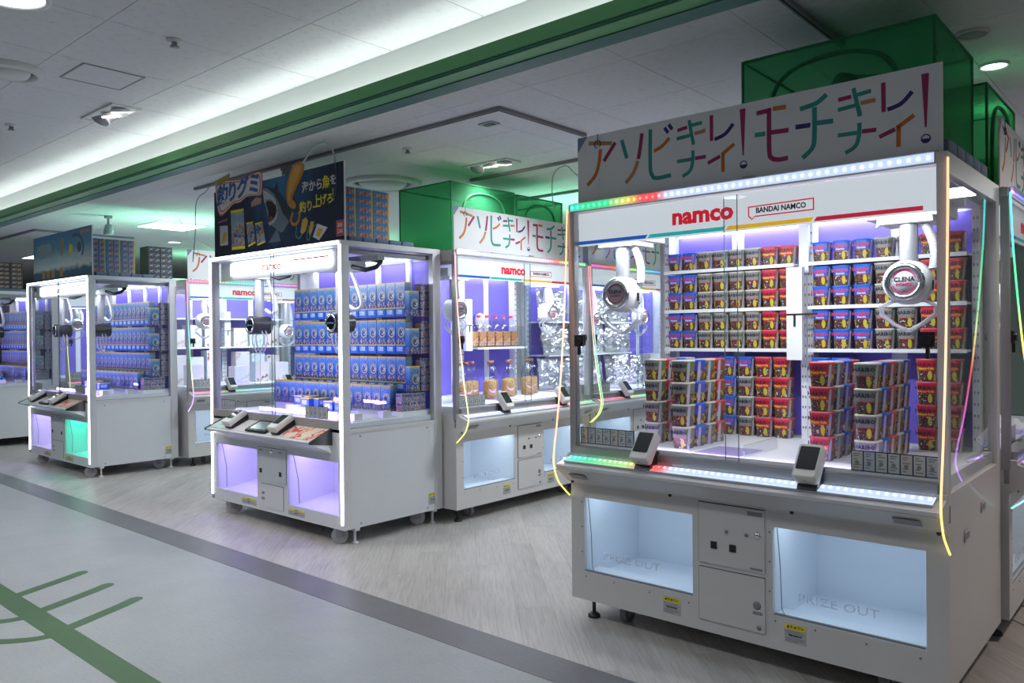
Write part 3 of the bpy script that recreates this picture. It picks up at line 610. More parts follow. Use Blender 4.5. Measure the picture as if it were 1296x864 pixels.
    nm = grad_emis('neon_' + '_'.join('%d' % int(c_[0] * 9 + c_[1] * 90 + c_[2] * 900) for c_ in neon_stops), 2, .55, 1.98, st, 1.5)
    neon(m, -.004, nm); neon(m, W1 + .004, nm)
    # feet
    for x_, y_ in ((.08, .07), (W1 - .08, .07), (.08, D1 - .08), (W1 - .08, D1 - .08)):
        part('levelling_foot', K('foot'), lambda b: b.cyl((0, 0, .012), (0, 0, .10), .009, 10).lathe([(.03, 0), (.03, .012), (.018, .022), (.001, .022)], n=16), BLACK, m, (x_, y_, 0))
    for x_, y_ in ((.24, .12), (W1 - .24, .12), (.24, D1 - .14), (W1 - .24, D1 - .14)):
        cst = part('caster', K('cast'), lambda b: b.cyl((-.016, 0, .045), (.016, 0, .045), .045, 18), RUBBER, m, (x_, y_, 0))
        part('caster_fork', K('castf'), lambda b: b.box(-.026, -.02, -.02, .02, .035, .10).box(.02, .026, -.02, .02, .035, .10).box(-.026, .026, -.02, .02, .094, .10), GREYP, cst)
    return m

# ------------------------------------------------------------------ glazed claw machine with light-strip edges (type two)
W2, D2, H2 = 1.72, 0.885, 2.005
LEDW = emis('strip_white', (.90, .95, 1), 6.0)
def claw_black(root, x, y, ztop, zhead):
    L = ztop - zhead
    h = part('claw', 'cb_head', lambda b: b.cyl((0, -.085, 0), (0, .075, 0), .072, 26).lathe([(.072, .08), (.066, .09), (.05, .09), (.05, .08)], (0, 0, 0), 'y', 26), plain('claw_black', (.03, .03, .035), .25), root, (x, y, zhead), label='black drum-shaped claw head')
    part('ring', 'cb_ring', lambda b: b.lathe([(.048, .09), (.05, .094), (.062, .094), (.064, .088), (.048, .086)], axis='y', n=26), CHROME, h)
    part('badge', 'cb_badge', lambda b: b.lathe([(.001, .090), (.047, .090), (.047, .086), (.001, .086)], axis='y', n=22).box(-.035, .035, -.092, -.089, -.004, .004, 1), [BLACK, plain('badge_blue', (.1, .25, .6), .3)], h)
    part('pole', ('cb_pole', round(L, 3)), lambda b: b.cyl((0, 0, .065), (0, 0, L), .036, 18), plain('pole_light', (.42, .42, .46), .3, .4), h)
    part('cable', ('cb_cab', round(L, 3)), lambda b: b.tube([tuple(p) for p in smooth2([Vector(p) for p in ((.09, .02, L), (.13, .03, L * .75), (.19, .03, L * .42), (.19, .02, L * .28), (.14, .01, L * .25), (.09, 0, L * .33))], 6)], .013, 8), plain('cable_white', (.72, .72, .75), .4), h)
    for s in (-1, 1): part('arm', 'cb_arm%d' % s, lambda b: [b.tube([(s * .055, yy, -.045), (s * .085, yy, -.09), (s * .08, yy, -.14), (s * .04, yy, -.20), (s * .006, yy, -.225)], .006, 6) for yy in (-.016, .016)] and b.box(min(s * .035, s * .05), max(s * .035, s * .05), -.016, .016, -.2, -.19), veil_mat('arm_clear', (.75, .75, .8), .55, .15), h)
    return h
def print_mat(name, base, cols, scale, thr=.5):
    if name in MATS: return MATS[name]
    t = NT(name); c = t.coord(); v = t.vor(c, scale); n = t.noise(c, scale * .6, 3)[0]
    r = t.ramp(t.math('FRACT', t.math('MULTIPLY', n, 6.0)), [(i / len(cols), q) for i, q in enumerate(cols)], 'CONSTANT')
    t.color(t.mix(t.math('GREATER_THAN', n, thr), base, r)); t.b.inputs['Roughness'].default_value = .4; MATS[name] = t.m; return t.m
def machine2(loc, label, binA, binB, inner=5.0, low=(.42, .26, 1), lowp=8.0):
    m = thing('claw_machine', label, 'claw machine', loc, 0, 'glazed claw machines with light strip edges'); K = lambda s: 'm2' + s
    def cab(b):
        b.box(.045, W2 - .045, 0, .02, .105, .193).box(.045, W2 - .045, 0, .02, .547, .74)
        for a, c in ((.045, .08), (.672, 1.068), (1.662, W2 - .045)): b.box(a, c, 0, .02, .193, .547)
        return b.box(.045, W2 - .045, .02, D2, .105, .13).box(.045, W2 - .045, .02, D2, .70, .735).box(.045, W2 - .045, D2 - .02, D2, .13, .80)
    part('cabinet', K('cab'), cab, WHITE, m)
    for s, x0 in ((0, .004), (1, W2 - .022)):
        p = part('side_panel', K('sp%d' % s), lambda b: b.box(x0, x0 + .018, .062, D2 - .045, .105, .735), WHITE, m)
        for y_, z_ in ((.14, .71), (.74, .71), (.14, .13), (.74, .13)): part('screw', K('scs%d' % s), lambda b: b.box(-.001 if s == 0 else .018, 0 if s == 0 else .019, -.006, .006, -.006, .006), GREYINK, p, (x0, y_, z_))
    q = caution(m, 0, 0, 0, .10, .085, 'cau2'); q.location = (W2 - .003, .745, .15); q.rotation_euler = (0, 0, PI / 2)
    for i, (x0, x1, bc) in enumerate(((.08, .672, binA), (1.068, 1.662, binB))):
        part('prize_bin', K('bin%d' % i), lambda b: b.box(x0 - .01, x0, .02, .40, .16, .60).box(x1, x1 + .01, .02, .40, .16, .60).box(x0, x1, .39, .40, .16, .60).box(x0, x1, .02, .39, .16, .17).box(x0, x1, .02, .39, .59, .60).prismx([(.03, .17), (.39, .17), (.39, .22)], x0, x1), plain('bin_white', (.75, .75, .78), .5), m, label='lit prize bin')
        area('bin_lamp', ((x0 + x1) / 2, .12, .585), .5, .16, 3.0, bc, (.3, 0, 0), m)
        part('prize_flap', K('flap%d' % i), lambda b: b.box(x0, x1, .008, .012, .193, .547), GLASS, m, label='clear prize flap')
        part('flap_hinge', K('fh%d' % i), lambda b: b.tube([(x0 + .03, .03, .55), (x0 + .06, .05, .36), (x0 + .10, .03, .21)], .003, 5), GREYP, m)
    dU = part('service_door', K('du'), lambda b: b.box(.682, 1.055, -.005, 0, .328, .572), WHITE, m)
    part('door_gap', K('dug'), lambda b: b.box(.679, .682, -.001, .0005, .328, .572).box(.682, 1.055, -.001, .0005, .572, .575).box(1.055, 1.058, -.001, .0005, .328, .572), DARK, dU)
    for x_, z_ in ((.73, .40), (.985, .395)): part('coin_slot', K('cs'), lambda b: b.box(-.014, .014, -.003, 0, -.016, .016), BLACK, dU, (x_, -.005, z_))
    for x_ in (.735, .99): part('latch', K('lt'), lambda b: b.box(-.016, .016, -.006, 0, -.003, .004), GREYINK, dU, (x_, -.005, .55))
    part('lock', K('lk'), lambda b: b.lathe([(.001, .006), (.012, .004), (.015, 0)], axis='y', n=14), CHROME, dU, (.87, -.005, .552))
    dL = part('service_door', K('dl'), lambda b: b.box(.728, 1.016, -.005, 0, .136, .305), WHITE, m)
    part('door_gap', K('dlg'), lambda b: b.box(.725, .728, -.001, .0005, .136, .305).box(.728, 1.016, -.001, .0005, .305, .308).box(1.016, 1.019, -.001, .0005, .136, .305), DARK, dL)
    for z_ in (.24, .20): part('latch', K('lt2'), lambda b: b.box(-.014, .014, -.006, 0, -.008, .008), GREYP, dL, (.76, -.005, z_))
    caution(m, .455, .125, 0, .20, .045, 'cau3'); caution(m, 1.075, .125, 0, .20, .045, 'cau3')
    # console
    cs = part('console', K('cons'), lambda b: b.prismx([(0, .60), (-.03, .62), (-.165, .675), (-.17, .688), (0, .762)], .24, 1.585), WHITE, m)
    part('console_end', K('ce'), lambda b: b.prismx([(0, .655), (-.172, .676), (-.175, .692), (0, .768)], 1.585, 1.60), BLACK, cs)
    part('console_end', K('ce0'), lambda b: b.prismx([(0, .655), (-.172, .676), (-.175, .692), (0, .768)], .225, .24), BLACK, cs)
    sl = math.atan2(.762 - .688, .17)
    A = lambda x, y: (x, y, .762 + y * math.tan(sl))
    part('console_print', K('cp1'), lambda b: b.box(.0, .22, -.15, 0, .001, .003), print_mat('print_green', (.45, .6, .5), [(.45, .6, .5), (.15, .3, .5), (.5, .6, .55)], 22), cs, A(.25, -.012), (sl, 0, 0))
    part('console_print', K('cp2'), lambda b: b.box(.0, .20, -.15, 0, .001, .003), plain('print_pale', (.62, .60, .60), .4), cs, A(.60, -.012), (sl, 0, 0))
    part('console_print', K('cp3'), lambda b: b.box(.0, .37, -.15, 0, .001, .003), print_mat('print_cream_red', (.70, .58, .45), [(.70, .58, .45), (.55, .05, .06), (.7, .4, .25)], 14, .53), cs, A(1.205, -.012), (sl, 0, 0))
    tb = part('tablet', K('tab'), lambda b: b.rbox(0, .27, -.15, 0, .003, .018, .012), BLACK, cs, A(.755, -.008), (sl, 0, 0))
    part('screen', K('tabs'), lambda b: b.box(.04, .24, -.125, -.025, .018, .0195), SCREEN_ON, tb)
    for x_ in (.52, 1.13):
        t = part('payment_terminal', K('tm'), lambda b: b.rbox(-.05, .05, -.085, .075, 0, .04, .012), BLACK, cs, A(x_, -.06), (sl, 0, 0), label='white card reader on a black base')
        part('reader_body', K('tmb'), lambda b: b.rbox(-.052, .052, -.09, .08, .03, .075, .014), plain('terminal_white', (.72, .70, .67), .35), t, (0, 0, 0), (.12, 0, 0))
        part('screen', K('tms'), lambda b: b.box(-.038, .038, -.04, .06, .0755, .077), SCREEN, t, (0, 0, 0), (.12, 0, 0))
    part('bottom_rail', K('brail'), lambda b: b.box(.045, W2 - .045, -.005, .03, .762, .815), plain('grey_rail', (.34, .33, .33), .45), m)
    # frame and light strips
    for s, x0 in ((0, 0), (1, W2 - .045)):
        p = part('corner_post', K('po%d' % s), lambda b: b.box(x0, x0 + .045, 0, .06, .105, 1.97), ALUW if s else GREYP, m)
        part('light_strip', K('ls%d' % s), lambda b: b.box(x0 + (.012 if s == 0 else .020), x0 + (.026 if s == 0 else .034), -.008, 0, .14, 1.975), LEDW, p, label='white vertical light strip')
        part('rear_post', K('rp%d' % s), lambda b: b.box(x0, x0 + .045, D2 - .075, D2, .105, 1.97), ALUW, m)
        part('side_rail', K('sr%d' % s), lambda b: b.box(x0, x0 + .045, .06, D2 - .075, .735, .762), ALUW, m)
        part('side_glass', K('sgl%d' % s), lambda b: b.box(x0 + .02, x0 + .026, .06, D2 - .075, .762, 1.965), GLASS, m)
    rf = part('roof', K('rf'), lambda b: b.box(0, W2, 0, D2, 1.97, H2), WHITE, m)
    part('light_strip', K('lst'), lambda b: b.box(.012, W2 - .03, -.008, 0, 1.986, 2.001), LEDW, rf, label='white light strip along the roof edge')
    for x0, x1, yy in ((.045, .90, .014), (.84, W2 - .045, .026)):
        g = part('sliding_glass', K('sg%.2f' % x0), lambda b: b.box(x0, x1, yy, yy + .005, .815, 1.97), GLASS, m)
        part('glass_edge', K('sge%.2f' % x0), lambda b: b.box(x1 - .0015 if x0 < .1 else x0, x1 if x0 < .1 else x0 + .0015, yy - .0005, yy + .0055, .815, 1.97), plain('glass_edge_green', (.12, .2, .2), .2), g)
    hd = part('header_lamp', K('hd'), lambda b: b.box(.22, 1.52, .06, .075, 1.855, 1.945).box(.05, W2 - .05, .075, .09, 1.82, 1.965, 1), [emis('header_lamp_white', (.92, .96, 1), 4.5), INNER], m, label='glowing white header lamp')
    obj('lettering', text_mesh('namco', .085, RED, .002, xs=1.1), hd, (.80, .0585, 1.895))
    part('header_line', K('hl'), lambda b: b.box(1.05, 1.5, .0585, .0595, 1.915, 1.925), RED, hd)
    # inside
    part('play_field', K('pf'), lambda b: b.box(.026, W2 - .026, .03, .87, .765, .80), plain('field_white', (.72, .72, .78), .3), m)
    part('chute_frame', K('cf'), lambda b: b.box(.55, 1.15, .10, .105, .80, .85).box(.55, .555, .105, .40, .80, .85).box(1.145, 1.15, .105, .40, .80, .85).box(.55, 1.15, .40, .405, .80, .84), CLEAR, m)
    bp = part('back_panel', K('bp'), lambda b: b.box(.045, W2 - .045, .87, .88, .80, 1.97), INNER, m)
    for a, c_ in ((.24, .58), (.66, 1.0), (1.07, 1.36), (1.43, W2 - .05)): part('lilac_panel', K('lp%.2f' % a), lambda b: b.box(a, c_, .865, .8698, .82, 1.93), LILAC, bp)
    for x_ in (.20, .62, 1.03, 1.39): part('back_post', K('bpo%.2f' % x_), lambda b: b.box(x_, x_ + .04, .84, .865, .80, 1.95), INNER, m)
    for i, z_ in enumerate((1.507, 1.237, .965)): part('shelf', K('sh%d' % i), lambda b: b.box(.19, W2 - .05, .60, .865, z_, z_ + .008), ALUW if False else CLEAR, m, label='clear shelf')
    part('low_shelf', K('lsh'), lambda b: b.box(.03, W2 - .05, .55, .865, .80, .835), INNER, m)
    part('side_track', K('st'), lambda b: b.box(W2 - .15, W2 - .06, .12, .52, .8, .806) and [b.box(W2 - .14, W2 - .08, y_, y_ + .07, .80, .85) for y_ in (.15, .40)] and b, ALUW, m)
    for i, (x_, y_) in enumerate(((.30, .26), (1.36, .26))):
        part('gantry', K('gan'), lambda b: b.box(-.13, .13, -.12, .12, 0, .07).tube([(.13, 0, .03), (.24, .03, .0), (.30, .08, .02), (.30, .12, .06), (.2, .12, .08)], .016, 8, 1), [INNER, BLACK], m, (x_, y_, 1.83))
        claw_black(m, x_, y_, 1.84, 1.47)
    part('gantry_rail', K('gr'), lambda b: b.box(.05, W2 - .05, .34, .40, 1.90, 1.94).box(.05, .12, .1, .84, 1.93, 1.96).box(W2 - .12, W2 - .05, .1, .84, 1.93, 1.96), GREYP, m)
    part('tube_lamp', K('tl'), lambda b: b.box(.2, W2 - .2, .80, .82, 1.945, 1.96), emis('tube_white', (.9, .95, 1), 2.2), m)
    area('cabinet_lamp', (W2 / 2, .11, 1.84), 1.4, .05, inner, (.90, .95, 1), (.6, 0, 0), m)
    area('cabinet_lamp', (W2 / 2, .80, 1.94), 1.4, .03, inner * .4, (.85, .9, 1), (-.1, 0, 0), m)
    area('field_lamp', (W2 / 2, .045, .83), 1.5, .03, lowp, low, (PI / 2 + .15, 0, 0), m)
    cards(m, .09, .04, .815, 5, .04, .075, 'cd2'); cards(m, 1.24, .04, .815, 5, .05, .085, 'cd3')
    CASTER = plain('caster_grey', (.36, .36, .37), .5)
    for x_, y_, fx, fy in ((.24, .06, .12, .06), (W2 - .11, .045, W2 - .035, .11), (.2, D2 - .12, .08, D2 - .08), (W2 - .10, D2 - .16, W2 - .05, D2 - .06)):
        c = part('caster', K('cast'), lambda b: b.cyl((-.018, 0, .055), (.018, 0, .055), .055, 20).cyl((-.021, 0, .055), (.021, 0, .055), .02, 12), CASTER, m, (x_, y_, 0), (0, 0, -.7))
        part('caster_fork', K('castf'), lambda b: b.box(-.03, -.023, -.025, .025, .045, .105).box(.023, .03, -.025, .025, .045, .105).box(-.03, .03, -.025, .025, .10, .105), GREYP, c)
        part('levelling_foot', K('foot'), lambda b: b.cyl((0, 0, .008), (0, 0, .10), .009, 10).lathe([(.025, 0), (.025, .008), (.01, .016)], n=14).box(-.03, .03, -.02, .02, .085, .105), ALUW, m, (fx, fy, 0))
    return m

# ------------------------------------------------------------------ printed sign boards with brush lettering
SIGN = [('t',[[0.098,0.288],[0.23,0.267]]),('m',[[0.249,0.267],[0.184,0.19]]),('o',[[0.166,0.249],[0.155,0.181],[0.133,0.128],[0.088,0.089]]),('g',[[0.285,0.273],[0.312,0.184]]),('m',[[0.394,0.285],[0.385,0.226],[0.374,0.171]]),('t',[[0.371,0.163],[0.349,0.115],[0.305,0.07]]),('g',[[0.438,0.294],[0.436,0.132],[0.445,0.088],[0.468,0.071],[0.542,0.074]]),('o',[[0.535,0.24],[0.499,0.21],[0.456,0.194]]),('n',[[0.511,0.289],[0.529,0.263]]),('n',[[0.532,0.3],[0.549,0.275]]),('m',[[0.575,0.265],[0.623,0.271]]),('g',[[0.632,0.3],[0.653,0.19]]),('g',[[0.644,0.276],[0.694,0.278]]),('g',[[0.571,0.229],[0.642,0.234]]),('t',[[0.658,0.237],[0.71,0.241]]),('g',[[0.572,0.129],[0.649,0.129]]),('m',[[0.66,0.13],[0.711,0.13]]),('g',[[0.65,0.166],[0.648,0.119],[0.635,0.08],[0.598,0.06]]),('m',[[0.738,0.301],[0.738,0.192]]),('n',[[0.837,0.247],[0.801,0.211],[0.752,0.196]]),('m',[[0.72,0.1],[0.777,0.121]]),('o',[[0.841,0.162],[0.784,0.126]]),('o',[[0.79,0.135],[0.789,0.053]]),('!',[[0.879,0.301],[0.88,0.108]]),('r',[[0.881,0.07]]),('m',[[0.939,0.270],[1.0,0.273]]),('m',[[0.992,0.28],[0.992,0.111],[1.003,0.078],[1.03,0.068],[1.069,0.069]]),('o',[[1.008,0.276],[1.062,0.273]]),('m',[[0.994,0.182],[1.072,0.179]]),('g',[[0.931,0.183],[0.976,0.181]]),('g',[[1.222,0.289],[1.181,0.263],[1.118,0.253]]),('g',[[1.175,0.249],[1.174,0.129],[1.163,0.089],[1.127,0.059]]),('g',[[1.184,0.186],[1.246,0.183]]),('n',[[1.1,0.185],[1.159,0.183]]),('m',[[1.266,0.259],[1.314,0.262]]),('g',[[1.322,0.292],[1.345,0.182]]),('g',[[1.336,0.264],[1.385,0.269]]),('g',[[1.264,0.221],[1.328,0.226]]),('t',[[1.348,0.23],[1.401,0.232]]),('g',[[1.263,0.124],[1.334,0.122]]),('m',[[1.352,0.124],[1.403,0.121]]),('g',[[1.343,0.158],[1.341,0.111],[1.328,0.073],[1.291,0.053]]),('m',[[1.428,0.29],[1.429,0.182]]),('n',[[1.526,0.237],[1.489,0.201],[1.442,0.188]]),('m',[[1.413,0.092],[1.468,0.112]]),('o',[[1.532,0.151],[1.474,0.115]]),('o',[[1.48,0.125],[1.479,0.045]]),('!',[[1.569,0.292],[1.57,0.101]]),('r',[[1.57,0.06]])]
SCOL = dict(t=plain('brush_tan', (.55, .24, .09), .6), m=plain('brush_magenta', (.36, .02, .12), .6), o=plain('brush_orange', (.60, .16, .015), .6), g=plain('brush_teal', (.03, .30, .26), .6), n=plain('brush_navy', (.04, .025, .16), .6))
BOARD = plain('sign_board_white', (.80, .79, .79), .6)
def sign_board(M, label, x0=.032, x1=1.622, z1=.322):
    s = thing('sign_board', label, 'sign', M.location + Matrix.Rotation(M.rotation_euler.z, 3, 'Z') @ Vector((0, 0.035, H1)), M.rotation_euler.z, 'white sign boards with brush lettering')
    part('board', ('sb', x0, x1), lambda b: b.box(x0, x1, 0, .006, .003, z1), BOARD, s)
    part('board_edge', ('sbe', x0, x1), lambda b: b.box(x1, x1 + .003, 0, .006, .003, z1), plain('board_edge_cream', (.8, .78, .66), .5), s)
    for k, (c, p) in enumerate(SIGN):
        if c in SCOL: part('brush_stroke', 'stroke%d' % k, lambda b: b.stroke(p, .0185 if max(q[1] for q in p) - min(q[1] for q in p) > .14 or p[0][0] > .93 and p[0][0] < 1.25 or p[0][0] < .5 else .0155, 0, .0008), SCOL[c], s)
        elif c == '!': part('brush_stroke', 'stroke%d' % k, lambda b: b.plate([(p[1][0] - .003, p[1][1]), (p[1][0] + .003, p[1][1]), (p[0][0] + .0125, p[0][1]), (p[0][0] - .0125, p[0][1])], 0, .0008), SCOL['m'], s)
        else:
            cx, cz = p[0]
            part('brush_ring', 'stroke%d' % k, lambda b: [b.stroke([(cx + .0145 * math.cos(a), cz + .0145 * math.sin(a)) for a in [PI * 2 * i / 16 for i in range(17)]], .004, 0, .0008)] and b.plate(circle(cx, cz, .0145, 10, PI, 2 * PI), 0, .0008), SCOL['n'], s)
    part('hook', 'sign_hook', lambda b: b.cyl((.15, -.002, .29), (.15, -.002, .326), .0015, 6).tube([(.15 + .018 * math.cos(a), -.003, .275 + .018 * math.sin(a)) for a in [PI * 2 * i / 14 - .9 for i in range(13)]], .002, 5), SCOL['n'], s)
    part('bracket', 'sign_br', lambda b: b.box(.88, .93, -.012, 0, 0, .018).box(1.56, 1.61, -.012, 0, 0, .012).box(.06, .08, -.01, 0, 0, .012), plain('bracket_steel', (.5, .45, .4), .4, .6), s)
    part('corner_cover', 'sign_cc', lambda b: b.plate([(.032, .25), (.032, .322), (.09, .322)], 0, .0007), plain('corner_blue', (.20, .24, .36), .5), s)
    return s
NET = veil_mat('green_net', (.045, .40, .19), .45, .6); NETE = plain('green_piping', (.01, .16, .06), .7)
PLUSH = print_mat('plush_mix', (.25, .28, .12), [(.3, .32, .12), (.5, .5, .35), (.12, .2, .1), (.42, .12, .08)], 7, .45)
def net_cage(M, x0, x1, y0, y1, h, label, fill=True):
    Rm = Matrix.Rotation(M.rotation_euler.z, 3, 'Z'); c = Vector(((x0 + x1) / 2, (y0 + y1) / 2, H1))
    s = thing('net_cage', label, 'net cage', M.location + Rm @ c, M.rotation_euler.z, 'green net cages on the machines'); a, d = (x1 - x0) / 2, (y1 - y0) / 2; key = (round(a, 3), round(d, 3), h)
    part('netting', ('net',) + key, lambda b: b.box(-a, a, -d, d, .002, h), NET, s)
    E = .006
    def edges(b):
        for sx in (-1, 1):
            for sy in (-1, 1): b.cyl((sx * a, sy * d, .003), (sx * a, sy * d, h), E, 6)
        for z in (.0075, h):
            for sx in (-1, 1): b.cyl((sx * a, -d, z), (sx * a, d, z), E, 6)
            for sy in (-1, 1): b.cyl((-a, sy * d, z), (a, sy * d, z), E, 6)
        return b
    part('piping', ('nete',) + key, edges, NETE, s)
    part('opening_hem', ('neth',) + key, lambda b: b.tube([tuple(p) for p in smooth2([Vector(p) for p in ((-a * .72, -d - .003, .06), (-a * .70, -d - .003, h * .55), (-a * .5, -d - .003, h * .82), (0, -d - .003, h * .90), (a * .5, -d - .003, h * .82), (a * .70, -d - .003, h * .55), (a * .72, -d - .003, .06))], 6)], .009, 6), NETE, s)
    if fill:
        def lump(b):
            R = []
            for i in range(9):
                th = PI * i / 8; ring = []
                for k in range(16):
                    ph = 2 * PI * k / 16; v = Vector((math.sin(th) * math.cos(ph), math.sin(th) * math.sin(ph), math.cos(th))); rr = .85 + .3 * mnoise.noise(v * 2.3)
                    ring.append((a * .72 * v.x * rr, d * .75 * v.y * rr, max(.01, h * .48 + h * .46 * v.z * rr)))
                R.append(ring)
            return b.loft(R)
        q = part('bundle', ('netl',) + key, lump, PLUSH, None, tuple(M.location + Rm @ c))
        q.rotation_euler = (0, 0, M.rotation_euler.z); tag(q, 'heap of yellow green bagged goods inside ' + label.split(' green')[0].replace('tall', '').strip() + ' green net cage', 'bundle')
    return s

# ------------------------------------------------------------------ place the machines
LM1 = led_mat('leds_a', 0, W1, [(0, CY), (.05, GR), (.14, GR), (.20, YE), (.25, RE), (.30, RE), (.335, WH), (1, WH)], 6)
LM1c = led_mat('leds_b', 0, W1, [(0, CY), (.10, GR), (.22, (.5, .9, .2)), (.28, RE), (.33, RE), (.36, WH), (1, WH)], 6)
LM3 = led_mat('leds_c', 0, W1, [(0, LI), (.45, WH), (.62, (1, .6, .8)), (.72, RE), (.86, (.5, .8, .3)), (1, GR)], 5)
LM4 = led_mat('leds_d', 0, W1, [(0, MA), (.2, RE), (.35, YE), (.5, GR), (.7, BL), (1, PU)], 4)
LM0 = led_mat('leds_e', 0, W1, [(0, MA), (.15, RE), (.3, GR), (.5, CY), (.65, PU), (.8, MA), (1, YE)], 4)
LMb = led_mat('leds_f', 0, W1, [(0, PU), (.2, BL), (.5, CY), (1, GR)], 4)
M1 = machine1((-2.317, 3.07, 0), 0, 'nearest large white claw machine filled with gummy tubs', LM1, LM1c, [YE, OR, (1, .5, .28), OR, OR], guard=True)
M3 = machine1((-4.09, 4.04, 0), PI / 2, 'white claw machine with snack jars, right beside the shark banner machine', LM3, LM3, [YE, (.9, .85, .3), (1, .5, .35), (1, .4, .3), (1, .35, .4)], cw=((.17, .17, 1.565), (1.46, .3, 1.57)), inner=12, prize=1.3, prizecol=(.8, .9, 1))
M4 = machine1((-4.09, 5.72, 0), PI / 2, 'white claw machine of foil bags seen through the nearest machine', LM4, LM4, [YE, GR, (.2, 1, .6), MA, (1, .3, .3)], cw=((.45, .3, 1.52), (1.3, .3, 1.55)), inner=12, prize=1.3, prizecol=(.8, .9, 1))
M5 = machine1((-4.09, 7.40, 0), PI / 2, 'farthest white claw machine behind the foil bag machine', LM4, LM4, [YE, GR, MA, MA, (1, .3, .3)], inner=12, prize=1.0)
M1b = machine1((-0.645, 4.03, 0), PI / 2, 'white claw machine cut by the right edge of the picture', LMb, LMb, [GR, PU, PU, MA, RE, YE, GR, GR, CY, CY], inner=3, prize=.7)
M0b = machine1((-8.13, 4.04, 0), PI / 2, 'white claw machine of pastel boxes behind the shark banner machine', LM0, LM0, [LI, PU, YE, GR, CY, BL, MA, RE], cw=((.30, .2, 1.56), (1.5, .45, 1.45)), inner=12, prize=1.3, prizecol=(.85, .93, 1))
M0c = machine1((-8.13, 5.72, 0), PI / 2, 'white claw machine glimpsed beyond the pastel box machine', LM0, LM0, [LI, PU, PU, BL, BL, MA, MA, MA], inner=12, prize=1.0)
VIO = (.44, .34, 1.0)
M2 = machine2((-5.942, 3.14, 0), 'glazed claw machine with white light strips beneath the dark shark banner', VIO, VIO, 8)
M0 = machine2((-9.967, 3.10, 0), 'glazed claw machine with violet and teal bins beneath the pale blue banner', (.55, .45, 1), (.05, .85, .55), 7.0)
M00b = machine1((-11.52, 4.04, 0), PI / 2, 'white claw machine behind the glass of the pale banner machine', LM0, LM0, [YE, YE, YE, OR, RE, OR], inner=7, prize=1.0)
M00c = machine1((-11.52, 5.72, 0), PI / 2, 'white claw machine farthest back in the far left aisle', LM4, LM4, [YE, GR, BL, PU], inner=7, prize=1.0)
M00 = machine2((-13.36, 3.10, 0), 'farthest left glazed claw machine, mostly out of the frame', VIO, VIO, 4.0)
def W_(M, x, y, z): return M.location + Matrix.Rotation(M.rotation_euler.z, 3, 'Z') @ Vector((x, y, z))

sign_board(M1, 'nearest white sign board with colourful brush lettering')
sign_board(M3, 'white brush-lettered sign board in front of the paired green nets')
sign_board(M4, 'white brush-lettered sign board above the foil bag machine, hidden by the nearest sign')
sign_board(M1b, 'white brush-lettered sign board at the right edge of the picture')
sign_board(M0b, 'white brush-lettered sign board left of the dark shark banner')
net_cage(M1, .79, 1.556, .23, .86, .56, 'tall nearest green net cage behind the sign')
net_cage(M3, .23, .97, .26, .86, .56, 'left green net cage beside the blue carton stack', False)
net_cage(M3, 1.0, 1.62, .26, .86, .55, 'second green net cage, right of the carton stack net', False)
net_cage(M1b, .12, .80, .10, .70, .50, 'low green net cage behind the right edge sign', False)
BLK = plain('blue_grey_foam', (.16, .22, .32), .7)
def blocks(M, n, x, y0, dy, where, h=.035, key='blk', wx=.10):
    for k in range(n):
        p = W_(M, x, y0 + k * dy, M is M1 and H1 or H2)
        o = part('foam_block', key, lambda b: b.rbox(-wx / 2, wx / 2, -dy / 2 + .004, dy / 2 - .004, .0, h, .008), BLK, None, tuple(p))
        tag(o, '%s blue grey foam block from the front %s' % (ORD[k], where), 'foam block', 'foam blocks ' + where)
blocks(M1, 5, 1.60, .14, .135, 'on the nearest machine roof', .06, 'blk1', .07)
blocks(M2, 5, 1.655, .14, .115, 'on the shark banner machine roof', .035, 'blk2', .08)
blocks(M0, 5, 1.655, .14, .115, 'on the pale banner machine roof', .035, 'blk2', .08)

